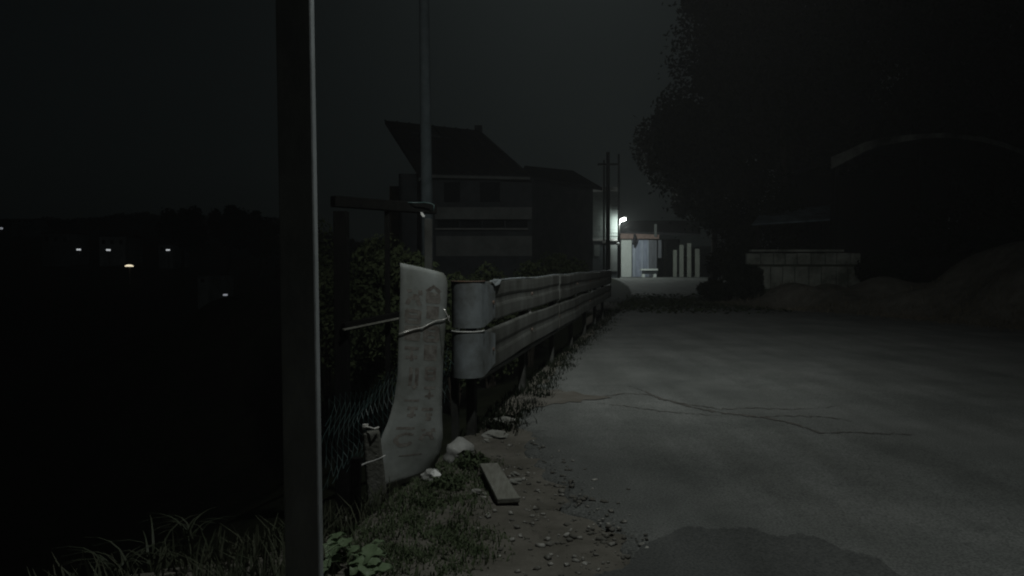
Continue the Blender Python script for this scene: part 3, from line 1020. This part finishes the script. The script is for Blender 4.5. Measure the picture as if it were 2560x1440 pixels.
# ------------------------------------------------------------------ shrubs and trees
def shrub(loc, r, h, n, leaf, label, m='foliage_dark', name='shrub', cat='shrub', group=None):
    x, y = loc
    z = float(land(x, y))
    t = thing(name, (x, y, z), label, cat, group)
    ncl = 14
    cl = ball(ncl) * np.array([r * .7, r * .7, h * .38]) + np.array([x, y, z + h * .55])
    cr = rng.uniform(0.28, 0.5, ncl) * r
    P = np.concatenate([ball(n // ncl) * cr[k] * np.array([1, 1, min(1.2, h / (2 * r) + .3)]) + cl[k] for k in range(ncl)])
    V, F = leaf_quads(P, leaf)
    big_mesh('foliage', V, F, m, t)
    mb = MB()
    for k in range(6):
        mb.tube([(x + rng.normal() * .05, y + rng.normal() * .05, z - .1), tuple(lerp(np.array([x, y, z]), cl[k], .6)), tuple(cl[k])], 0.03, 5, 0.008)
    mb.build('stems', 'bark', t)
    return t
def tree(loc, hc, r, hr, n, leaf, label, m='foliage_dark', ncl=34, trunk_r=0.18, group=None, lean=(0, 0), z0=None, name='tree'):
    """hc = height of the crown's centre above the base, r / hr = its half width / half height"""
    x, y = loc
    z = float(land(x, y)) if z0 is None else z0
    t = thing(name, (x, y, z), label, 'tree', group)
    cc = np.array([x + lean[0], y + lean[1], z + hc])
    cl = ball(ncl) * np.array([r * .78, r * .78, hr * .78]) + cc
    cr = rng.uniform(0.16, 0.44, ncl) * r
    P = np.concatenate([ball(n // ncl) * cr[k] * rng.uniform(0.6, 1.3, 3) + cl[k] for k in range(ncl)])
    stray = cl[rng.integers(0, ncl, n // 12)] + rng.normal(size=(n // 12, 3)) * r * 0.15
    V, F = leaf_quads(np.concatenate([P, stray]), leaf)
    big_mesh('crown', V, F, m, t)
    mb = MB()
    fork = np.array([x + lean[0] * .5, y + lean[1] * .5, z + max(0.3, hc - hr * .7)])
    mb.tube([(x, y, z - .3), tuple(lerp(np.array([x, y, z]), fork, .5) + np.array([.08, 0, 0])), tuple(fork), tuple(cc)], trunk_r, 9, trunk_r * .35)
    tr = mb.build('trunk', 'bark', t, smooth=True)
    for k in range(9):
        mb = MB()
        mid = lerp(fork, cl[k], .5) + np.array([0, 0, .2])
        mb.tube([tuple(fork), tuple(mid), tuple(cl[k])], trunk_r * .45, 6, trunk_r * .1)
        mb.build('limb', 'bark', tr)
    return t
# the black tree mass on the right
def tree_px(px, py, Y, rpx, hpx, n, leaf, label, **kw):
    Y += 9
    n = int(n * 1.7)
    q = U(px, py, Y)
    z = float(land(q.x, q.y))
    k = Y / FPX
    return tree((q.x, q.y), q.z - z, rpx * k, hpx * k, n, leaf * 0.85, label, group='trees on the right bank', **kw)
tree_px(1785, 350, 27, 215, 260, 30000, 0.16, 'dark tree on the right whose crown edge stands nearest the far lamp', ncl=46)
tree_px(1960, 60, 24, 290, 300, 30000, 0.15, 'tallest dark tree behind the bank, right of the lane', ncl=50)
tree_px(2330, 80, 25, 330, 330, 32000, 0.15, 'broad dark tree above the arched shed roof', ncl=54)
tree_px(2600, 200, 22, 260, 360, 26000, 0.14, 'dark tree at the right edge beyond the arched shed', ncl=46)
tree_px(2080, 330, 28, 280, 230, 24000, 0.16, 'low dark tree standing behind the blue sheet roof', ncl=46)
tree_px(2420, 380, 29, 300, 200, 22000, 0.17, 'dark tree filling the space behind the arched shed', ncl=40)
# undergrowth at the right
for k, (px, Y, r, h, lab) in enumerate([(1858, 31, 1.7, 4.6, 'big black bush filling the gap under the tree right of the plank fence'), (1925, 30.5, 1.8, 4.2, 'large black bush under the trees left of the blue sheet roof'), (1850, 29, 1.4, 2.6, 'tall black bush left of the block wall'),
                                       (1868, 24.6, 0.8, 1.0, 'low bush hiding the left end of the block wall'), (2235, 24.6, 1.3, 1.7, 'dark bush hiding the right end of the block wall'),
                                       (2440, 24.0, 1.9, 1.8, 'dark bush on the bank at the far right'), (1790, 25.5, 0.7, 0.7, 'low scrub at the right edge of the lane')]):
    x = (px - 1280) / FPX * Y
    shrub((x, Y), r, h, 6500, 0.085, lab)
# scrub on the brown bank
pts = []
for _ in range(700):
    y = rng.uniform(12, 26)
    x = float(np.interp(y, RY, RX)) + abs(rng.normal()) * 1.4 + rng.uniform(-.5, .3)
    pts.append(rng.normal(size=(8, 2)) * 0.16 + (x, y))
pts = np.concatenate(pts)
pts = np.column_stack([pts, land(pts[:, 0], pts[:, 1])])
blades(pts, 0.04, 0.20, 0.016, 'bank_scrub', 'scrub', 'dull brown scrub covering the bank on the right', 1.0)

n = 3600  # dark leaves added where the far lane fades into shade between the lamps
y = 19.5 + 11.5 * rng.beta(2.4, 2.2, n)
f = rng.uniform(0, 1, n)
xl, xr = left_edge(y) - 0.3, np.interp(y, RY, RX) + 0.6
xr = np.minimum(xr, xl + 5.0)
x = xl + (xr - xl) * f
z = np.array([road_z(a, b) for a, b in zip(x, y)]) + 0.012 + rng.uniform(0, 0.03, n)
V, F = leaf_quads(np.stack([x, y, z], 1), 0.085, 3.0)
o = big_mesh('shade_leaves', V, F, 'foliage_mid')
tag(o, 'dark leaves added to shade the unlit far narrow part of the lane', 'shade leaves')
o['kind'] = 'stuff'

# bushes on the slope behind the guardrail
sh = [(1130, 12.5, 0.7, 1.9, 'dark bush behind the near end of the guardrail'), (1230, 15.5, 0.9, 2.3, 'dark bush behind the middle of the guardrail, under the house'),
      (1330, 18, 0.9, 2.2, 'dark bush behind the guardrail, right of the house middle'), (1420, 21.5, 0.9, 1.6, 'dark bush behind the far end of the guardrail'),
      (1010, 11.5, 0.8, 2.6, 'dark bush seen through the timber frame'), (915, 13.0, 1.0, 2.7, 'loose bush behind the timber frame, left half'), (830, 15.0, 1.3, 3.4, 'black bush between the lamp pole and the timber frame')]
for px, Y, r, h, lab in sh:
    x = (px - 1280) / FPX * Y
    z = float(land(x, Y))
    want = 1.3 + {1130: 0.02, 1230: 0.15, 1330: 0.3, 1420: 0.35, 1010: 0.5, 915: 0.6, 830: 1.0}[px]
    shrub((x, Y), r, max(h, want - z), 7000, 0.055, lab, m='foliage_mid')
# trees across the valley
for px, py, Y, rp, hp, lab in [(455, 570, 112, 62, 66, 'round dark tree on the skyline, leftmost of the three'), (575, 568, 108, 62, 60, 'round dark tree on the skyline, middle of the three'),
                               (650, 590, 104, 55, 72, 'dark skyline tree nearest the lamp pole'), (765, 640, 70, 70, 80, 'dark tree low on the skyline just right of the lamp pole')]:
    q = U(px, py, Y)
    k = Y / FPX
    tree((q.x, q.y), max(2.0, q.z - float(land(q.x, q.y))), rp * k, hp * k, 9000, 0.32, lab, ncl=34, trunk_r=0.3, group='trees across the valley')
# far wood along the ridge
pts = []
for _ in range(900):
    e = rng.uniform(-0.72, 0.1)
    Y = rng.uniform(225, 285)
    x = e * Y
    z = float(land(x, Y))
    hh = 1.2 + 0.7 * math.sin(e * 60) + 0.5 * math.sin(e * 143 + 1)
    pts.append(ball(26) * np.array([2.2, 2.2, max(0.8, hh)]) + np.array([x, Y, z + 0.6]))
V, F = leaf_quads(np.concatenate(pts), 0.8)
o = big_mesh('far_wood', V, F, 'foliage_dark')
tag(o, 'far dark wood along the ridge across the valley', 'wood')
o['kind'] = 'stuff'

# ------------------------------------------------------------------ the dark two-storey house
def quad_slab(name, a, b, c, d, th, m, parent):
    """a b c d corners, thickness downwards"""
    mb = MB()
    mb.slab([a, b, c, d], (0, 0, -th))
    return mb.build(name, m, parent)
hb = U(1280, 690, 31); hz = 0.0
house = thing('dark_house', (hb.x, 33.0, hz), 'dark two-storey house with steep roof behind the guardrail', 'house')
E0, E1 = U(1048, 434, 30), U(1325, 440, 31.5)       # eave of the tall roof
T0, T1 = U(962, 301, 34.5), U(1196, 326, 36)        # its ridge
roof = quad_slab('roof', E0, E1, T1, T0, 0.16, 'roof_dark', house)
B0, B1 = U(1075, 445, 39), U(1290, 445, 40)
quad_slab('roof', T0, T1, B1, B0, 0.16, 'roof_dark', house)
mb = MB(); mb.beam(E0 + Vector((0.1, -0.03, -0.1)), E1 + Vector((0, -0.03, -0.1)), 0.05, 0.10); mb.build('gutter', 'house_pale', house)
mb = MB()
for k in range(9):
    t = k / 8
    mb.beam(E0.lerp(E1, t) + Vector((0, 0, .015)), T0.lerp(T1, t) + Vector((0, 0, .015)), 0.06, 0.05)
mb.build('roof_seams', 'roof_dark', roof)
mb = MB(); mb.beam(E0.lerp(T0, .72) + Vector((.8, 0, .06)), E1.lerp(T1, .72) + Vector((-1.2, 0, .06)), 0.05, 0.05); mb.build('snow_guard', 'house_wall', roof)
# chimney bump on the ridge right end
q = T1 + Vector((0, 0.1, 0))
mb = MB(); mb.box(q + Vector((0, 0, 0.05)), (0.35, 0.4, 0.35)); mb.build('chimney', 'roof_dark', roof)
# lower wing roof
W0, W1 = U(1300, 438, 31.4), U(1506, 469, 36.5)
Q0, Q1 = U(1312, 414, 35), U(1432, 426, 38)
roof2 = quad_slab('wing_roof', W0, W1, Q1, Q0, 0.14, 'roof_dark', house)
# walls
def wall(a, b, z0, z1, th, m, name, parent):
    """vertical wall between plan points a and b, th away from the camera"""
    d = (Vector((b.x, b.y, 0)) - Vector((a.x, a.y, 0))).normalized()
    nn = Vector((-d.y, d.x, 0)) * th
    mb = MB()
    mb.slab([Vector((a.x, a.y, z0)), Vector((b.x, b.y, z0)), Vector((b.x, b.y, z1)), Vector((a.x, a.y, z1))], nn)
    return mb.build(name, m, parent)
wa, wb, wc = U(1058, 600, 30.6), U(1330, 600, 32.0), U(1482, 600, 36.8)
wall(wa, wb, -0.3, E0.z - 0.14, 6.0, 'house_wall', 'wall', house)
wall(wb + Vector((0.004, 0.03, 0)), wc, -0.3, W1.z - 0.05, 4.5, 'house_wall', 'wall', house)
# balcony parapet, dark window band, sill line
def on_wall(px, py, off):
    """point on the main wall, off towards the camera"""
    t = (px - 1058) / (1330 - 1058)
    Y = lerp(30.6, 32.0, t) - off
    return U(px, py, Y)
def panel(x0, y0, x1, y1, off, th, m, name, parent):
    p = [on_wall(x0, y1, off), on_wall(x1, y1, off), on_wall(x1, y0, off), on_wall(x0, y0, off)]
    mb = MB(); mb.slab(p, (0, th, 0))
    return mb.build(name, m, parent)
panel(1088, 518, 1330, 548, 0.5, 0.45, 'house_pale', 'parapet', house)
band = panel(1092, 551, 1320, 569, 0.10, 0.08, 'house_glass', 'window', house)
for k in range(5):
    x = 1092 + k * 57
    panel(x - 1.5, 551, x + 1.5, 569, 0.13, 0.02, 'house_wall', 'frame', band)
panel(1088, 570, 1320, 574, 0.30, 0.28, 'house_trim', 'sill', house)
panel(1090, 590, 1330, 640, 0.06, 0.05, 'house_pale', 'lower_wall', house)
for (x0, x1) in ((1110, 1150), (1200, 1250)):
    wn = panel(x0, 455, x1, 505, 0.06, 0.04, 'house_glass', 'window', house)
    panel(x0 - 3, 452, x1 + 3, 455, 0.09, 0.03, 'house_wall', 'frame', wn)
mb = MB(); q = U(985, 600, 31.5); mb.beam((q.x, q.y, float(land(q.x, q.y)) - .2), U(986, 466, 31.5), 0.36, 0.3, up=(0, 1, 0))
tag(mb.build('brick_pillar', 'brown_pillar'), 'dim brown pillar standing left of the dark house', 'pillar')
mb = MB(); q = U(1020, 600, 31.2); mb.beam((q.x, q.y, -1.0), U(1022, 436, 31.2), 0.75, 0.5, up=(0, 1, 0)); mb.build('side_porch', 'house_wall', house)

# ------------------------------------------------------------------ siding annex lit by the far lamp
Ya = 40.5
an = thing('siding_annex', tuple(U(1512, 690, Ya)), 'pale horizontal siding wall lit by the far lamp', 'building')
x0, x1 = 1482, 1546
def far_box(px0, py0, px1, py1, Y, th, m, name, parent=None, bevel=0, rel=None):
    p = [U(px0, py1, Y), U(px1, py1, Y), U(px1, py0, Y), U(px0, py0, Y)]
    mb = MB(); mb.slab(p, (0, th, 0))
    return mb.build(name, m, parent, bevel=bevel)
nb = 15
for k in range(nb):
    ya = 478 + k * (598 - 478) / nb
    yb = 478 + (k + 1) * (598 - 478) / nb
    # each board leans out at its foot
    p = [U(x0, yb, Ya), U(x1, yb, Ya), U(x1, ya, Ya + 0.05), U(x0, ya, Ya + 0.05)]
    mb = MB(); mb.slab(p, (0, 0.06, 0)); mb.build('siding_board', 'siding', an)
far_box(x0, 467, x1 + 2, 478, Ya - 0.15, 0.3, 'house_trim', 'eave_board', an)
far_box(x0, 600, x1, 700, Ya + 0.02, 0.2, 'house_wall', 'lower_wall', an)
far_box(x0 - 4, 597, x1 + 3, 602, Ya - 0.12, 0.2, 'house_trim', 'ledge', an)
far_box(1486, 612, 1499, 640, Ya - 0.03, 0.04, 'siding', 'window_panel', an)
far_box(1526, 612, 1543, 678, Ya - 0.03, 0.04, 'house_pale', 'door', an)
# poles in front of it
for (px, py, Y, r_, m, lab) in [(1520, 380, 37.0, 0.12, 'timber_dark', 'thick dark utility pole in front of the lit siding'), (1510, 400, 38.0, 0.06, 'timber_dark', 'thin dark pole just left of the thick dark utility pole'),
                                (1547, 385, 40.0, 0.07, 'timber_dark', 'dark pole carrying the far lamp')]:
    q = U(px, py, Y)
    t = thing('utility_pole', (q.x, q.y, 0.5), lab, 'utility pole')
    mb = MB(); mb.tube([(q.x + .02, q.y, 0.2), tuple(q)], r_, 10, r_ * .75); mb.build('shaft', m, t, smooth=True)
    if px == 1520:
        mb = MB(); mb.beam(q + Vector((-.5, 0, -.6)), q + Vector((.5, 0, -.6)), .1, .1); mb.build('cross_arm', m, t)
for px, py, lab in [(1510, 605, 'small white insulator lamp low on the thin dark pole'), (1545, 610, 'small pale box on the dark pole under the far lamp')]:
    q = U(px, py, 37.6 if px < 1520 else 39.6)
    mb = MB(); mb.box(q, (0.15, 0.12, 0.13))
    tag(mb.build('meter_box', 'plastic_white', bevel=0.03), lab if px > 1520 else 'small white box low on the thin dark pole', 'box')
# far lamp
q = U(1557, 550, 40.0)
fl = thing('wall_lamp', tuple(U(1548, 556, 40.0)), 'bright white lamp shining over the shed at the end of the lane', 'lamp')
mb = MB(); mb.tube([U(1548, 562, 39.9), U(1551, 553, 39.9), q + Vector((0, 0, .10))], 0.025, 6); mb.build('bracket', 'lamp_body', fl)
mb = MB(); mb.beam(q + Vector((-.13, -.02, -.02)), q + Vector((.16, -.05, .05)), 0.2, 0.12); mb.build('bulb', 'lamp_far', fl, bevel=0.045)
mb = MB(); mb.beam(q + Vector((-.2, .06, .09)), q + Vector((.2, .02, .19)), 0.26, 0.02); mb.build('hood', 'lamp_body', fl)

pl_ = bpy.data.lights.new('wall_lamp_light', 'POINT')
pl_.energy = 250.0
pl_.color = (0.90, 1.0, 0.96)
pl_.shadow_soft_size = 0.12
plo = bpy.data.objects.new('wall_lamp_light', pl_)
COL.objects.link(plo)
plo.location = q + Vector((0.05, -0.12, -0.22))

# ------------------------------------------------------------------ lit shed at the end of the lane
Ys = 44.0
shed = thing('tin_shed', tuple(U(1600, 693, Ys)), 'low tin shed with white wall lit by the far lamp', 'shed')
far_box(1553, 598, 1579, 694, Ys, 0.15, 'white_wall', 'white_panel', shed)
sheets = [(1581, 1589, 'tin_pale'), (1589.3, 1601, 'tin_blue'), (1601.3, 1608, 'tin_pale'), (1608.3, 1617, 'tin_blue'), (1617.3, 1622, 'tin_pale'), (1622.3, 1634, 'tin_grey'), (1634.3, 1642, 'tin_grey'), (1645, 1653, 'tin_grey')]
for k, (a, b, m) in enumerate(sheets):
    ym = 596 + k * 0.6
    # each sheet is a shallow rib
    yb = 692 if k < 7 else 645
    p0, p1, p2, p3 = U(a, yb, Ys + .06), U(b, yb, Ys + .06), U(b, ym, Ys + .06), U(a, ym, Ys + .06)
    mb = MB()
    n = 4
    off = Vector((0, -0.05 if k % 2 else 0.0, 0))
    mb.slab([p0 + off, p1 + off, p2 + off, p3 + off], (0, 0.05, 0))
    mb.build('tin_sheet', m, shed)
far_box(1551, 584, 1648, 597, Ys - 0.35, 0.3, 'fascia_red', 'fascia', shed)
far_box(1556, 597.5, 1700, 694, Ys + 3.0, 0.2, 'house_wall', 'back_wall', shed)
p = [U(1551, 583, Ys - .4), U(1752, 590, Ys - .4), U(1745, 556, Ys + 4.5), U(1575, 556, Ys + 4.5)]
mb = MB(); mb.slab(p, (0, 0, .12)); mb.build('roof', 'roof_dark', shed)
far_box(1636, 560, 1642, 592, Ys - .42, 0.1, 'house_pale', 'roof_post', shed)
far_box(1660, 600, 1666, 694, Ys, 0.12, 'timber_dark', 'post', shed)
mb = MB()
q = U(1586, 600, Ys - .5)
mb.tube([q + Vector((0, 0, .34)), q + Vector((.02, 0, .22)), q + Vector((0.04, 0, .1))], 0.06, 8, 0.10)
mb.tube([q + Vector((.04, 0, .1)), q + Vector((0, 0, -.12)), q + Vector((-.06, 0, -.27))], 0.12, 8, 0.07)
tag(mb.build('hanging_coat', 'cloth_black', smooth=True), 'black cloth hanging from the reddish fascia beside the white wall', 'cloth')
# bench
bn = thing('bench', tuple(U(1625, 697, 42.5)), 'small pale bench standing in front of the lit tin shed', 'bench')
far_box(1603, 672, 1645, 676, 42.5, 0.5, 'white_wall', 'seat', bn)
far_box(1605, 676.3, 1644, 685, 42.55, 0.03, 'house_wall', 'apron', bn)
for (a, b) in ((1634, 1641), (1606, 1612)):
    far_box(a, 685.2, b, 697, 42.56, 0.3, 'white_wall', 'leg', bn)
# plank fence
pf = thing('plank_fence', tuple(U(1717, 695, 44.2)), 'four pale upright fence planks right of the lit tin shed', 'fence')
for (a, b, yt) in ((1683, 1692, 625), (1699, 1709, 612), (1718, 1728, 608), (1738, 1749, 622)):
    far_box(a, yt, b, 697, 44.2, 0.05, 'fence_board', 'plank', pf)
far_box(1680, 640, 1752, 645, 44.26, 0.05, 'timber_dark', 'rail', pf)
far_box(1680, 680, 1752, 685, 44.26, 0.05, 'timber_dark', 'rail', pf)

# ------------------------------------------------------------------ block wall, blue sheet roof and arched shed on the right bank
Yw = 25.5
bw = thing('block_wall', tuple(U(2010, 712, Yw)), 'low wall of two rows of pale mossy blocks on the right bank', 'wall')
far_box(1872, 634, 2152, 745, Yw + 0.06, 0.25, 'block_dark', 'core', bw)
for row, (ya, yb) in enumerate(((633, 661), (667, 722))):
    x = 1866.0
    k = 0
    while x < 2145:
        w = random.uniform(26, 36) if row == 0 else random.uniform(28, 40)
        xe = min(x + w, 2152)
        jit = random.uniform(-.02, .02)
        far_box(x + 1.0, ya + random.uniform(-.8, .8), xe - 1.0, yb, Yw - 0.02 + jit, 0.15, 'block', 'block', bw, bevel=0.012)
        x = xe
far_box(1880, 624, 2110, 629, Yw - .05, 0.3, 'block', 'coping', bw)
# blue sheet roof
br_ = thing('sheet_roof', tuple(U(1985, 560, 28.5)), 'dull blue sheet metal roof above the block wall', 'roof')
p = [U(1880, 560, 27.5), U(2075, 548, 27.5), U(2075, 512, 30.5), U(1905, 530, 30.5)]
mb = MB(); mb.slab(p, (0, 0, -.05)); mb.build('sheet', 'tin_roof_blue', br_)
for px in (1895, 2060):
    q = U(px, 556, 27.7)
    mb = MB(); mb.beam((q.x, q.y, float(land(q.x, q.y)) - .2), q - Vector((0, 0, .06)), .09, .09, up=(0, 1, 0)); mb.build('post', 'timber_dark', br_)
# arched shed
ar = thing('arched_shed', tuple(Vector((15.0, 28.0, 1.8))), 'dark shed with a faint pale arched roof edge under the trees', 'shed')
arc = [(2078, 408), (2120, 388), (2165, 366), (2210, 353), (2260, 346), (2310, 340), (2360, 338), (2410, 342), (2460, 349), (2510, 362), (2570, 385)]
for seg in range(len(arc) - 1):
    a, b = arc[seg], arc[seg + 1]
    ta = lerp(30, 12, min(1, seg / 5)); tb = lerp(30, 12, min(1, (seg + 1) / 5))
    p = [U(a[0], a[1] + ta / 2, 28), U(b[0] - .5, b[1] + tb / 2, 28), U(b[0] - .5, b[1] - tb / 2, 28), U(a[0], a[1] - ta / 2, 28)]
    mb = MB(); mb.slab(p, (0, .04, 0)); mb.build('fascia_board', 'arch_pale', ar)
mb = MB()
fr_ = [U(x, y - 4, 28.06) for x, y in arc]
n = len(fr_)
mb.v = [tuple(p) for p in fr_] + [tuple(p + Vector((0, 5, 0))) for p in fr_]
mb.f = [(i, i + 1, n + i + 1, n + i) for i in range(n - 1)]
mb.build('roof', 'roof_dark', ar, solid=0.05)
for x in (2090, 2300, 2520):
    yy = np.interp(x, [q[0] for q in arc], [q[1] for q in arc])
    q = U(x, yy + 16, 28.12)
    mb = MB(); mb.beam((q.x, q.y, float(land(q.x, q.y)) - .3), q, .12, .12, up=(0, 1, 0)); mb.build('post', 'timber_dark', ar)
mb = MB()
mb.slab([Vector((12.0, 33.2, 1.0)), Vector((19.0, 33.2, 1.0)), Vector((19.0, 33.2, 5.2)), Vector((12.0, 33.2, 5.2))], (0, .1, 0))
mb.build('back_wall', 'timber_dark', ar)

# ------------------------------------------------------------------ houses and lights across the valley
def far_house(px0, py0, px1, py1, Y, label, roof=6, wins=2):
    b = U((px0 + px1) / 2, py1, Y)
    t = thing('far_house', tuple(b), label, 'house', 'houses across the valley')
    z = float(land(b.x, b.y))
    a, c = U(px0, py0, Y), U(px1, py0, Y)
    mb = MB(); mb.slab([Vector((a.x, Y, min(z, b.z) - 1)), Vector((c.x, Y, min(z, b.z) - 1)), c, a], (0, 6, 0)); mb.build('wall', 'far_wall', t)
    k = Y / FPX
    e = Vector((3 * k, 0, 0)); h = Vector((0, 0, roof * k))
    mb = MB()
    A, B = a - e + Vector((0, -.4, 0.02)), c + e + Vector((0, -.4, 0.02))
    D, Cc = A + Vector((0, 6.8, 0)), B + Vector((0, 6.8, 0))
    r0, r1 = (A + D) / 2 + h + e, (B + Cc) / 2 + h - e
    mb.add([A, B, Cc, D, r0, r1], [(0, 1, 5, 4), (2, 3, 4, 5), (1, 2, 5), (3, 0, 4), (3, 2, 1, 0)])
    mb.build('roof', 'far_roof', t)
    for w in range(wins):
        u = (w + 0.5) / wins
        cx = lerp(a.x, c.x, u); ww = (c.x - a.x) / wins * .35; hh = (a.z - b.z)
        mb = MB(); mb.box((cx, Y - .03, b.z + hh * .5), (ww, .1, hh * .4)); mb.build('window', 'house_glass', t)
far_house(105, 584, 174, 612, 132, 'faint pale house across the valley, left of two equal lights', 6, 3)
far_house(248, 592, 313, 618, 130, 'faint pale house above the second valley light', 6, 3)
far_house(396, 612, 432, 634, 120, 'small pale house beside the valley light under the round trees', 4, 2)
far_house(494, 690, 520, 713, 66, 'small dim hut low in the valley', 4, 1)
far_house(28, 548, 82, 558, 190, 'long faint building on the skyline at far left', 3, 4)
def far_light(px, py, Y, w, h, m, label, dome=False):
    q = U(px, py, Y)
    k = Y / FPX
    z = float(land(q.x, q.y))
    t = thing('valley_lamp', (q.x, q.y, min(z, q.z - .5)), label, 'lamp', 'lights across the valley')
    mb = MB(); mb.tube([(q.x, q.y + .1, min(z, q.z - .5) - .5), (q.x, q.y + .1, q.z)], 0.06, 6); mb.build('pole', 'lamp_body', t)
    mb = MB()
    pts = []
    n = 10
    if dome:
        ring = [(math.cos(R(a)) * w * k / 2, math.sin(R(a)) * h * k) for a in range(0, 181, 18)]
        mb.slab([Vector((q.x + x, q.y - .2, q.z - h * k / 2 + zz)) for x, zz in ring], (0, .4, 0))
    else:
        mb.beam(q + Vector((-w * k / 2, -.15, 0)), q + Vector((w * k / 2, -.15, 0)), .3, h * k)
    mb.build('lamp_head', m, t, bevel=0.0 if dome else 0.08 * k * h)
far_light(198, 624, 128, 9, 4, 'lamp_white', 'left of the two equal white lights across the valley')
far_light(272, 625, 126, 9, 4, 'lamp_white', 'right of the two equal white lights across the valley')
far_light(421, 625, 117, 8, 3.5, 'lamp_white', 'white light across the valley under the round trees')
far_light(323, 664, 90, 18, 5, 'lamp_warm', 'warm domed light, the brightest across the valley', True)
far_light(565, 737, 60, 8, 4, 'lamp_dim', 'dim lone light lowest in the valley beside the lamp pole')
far_light(3, 571, 170, 9, 5, 'lamp_dim', 'dim light at the left edge on the far slope')

# ------------------------------------------------------------------ damp night air
mb = MB()
mb.box((0, 205, 8.5), (720, 560, 62))
hz_ = mb.build('haze', 'soil')
hz_['kind'] = 'stuff'
hz_['label'] = 'thin damp night air over the lane and the valley'
hz_['category'] = 'haze'
hm = bpy.data.materials.new('night_air')
hm.use_nodes = True
hn = hm.node_tree.nodes
hn.clear()
ho = hn.new('ShaderNodeOutputMaterial')
hv = hn.new('ShaderNodeVolumePrincipled')
hv.inputs['Color'].default_value = (0.97, 0.985, 0.985, 1)
hv.inputs['Density'].default_value = 0.0019
hv.inputs['Anisotropy'].default_value = 0.3
hm.node_tree.links.new(hv.outputs[0], ho.inputs['Volume'])
hz_.data.materials.clear()
hz_.data.materials.append(hm)

# tidy the helper property
for o in bpy.data.objects:
    if '_o' in o:
        del o['_o']
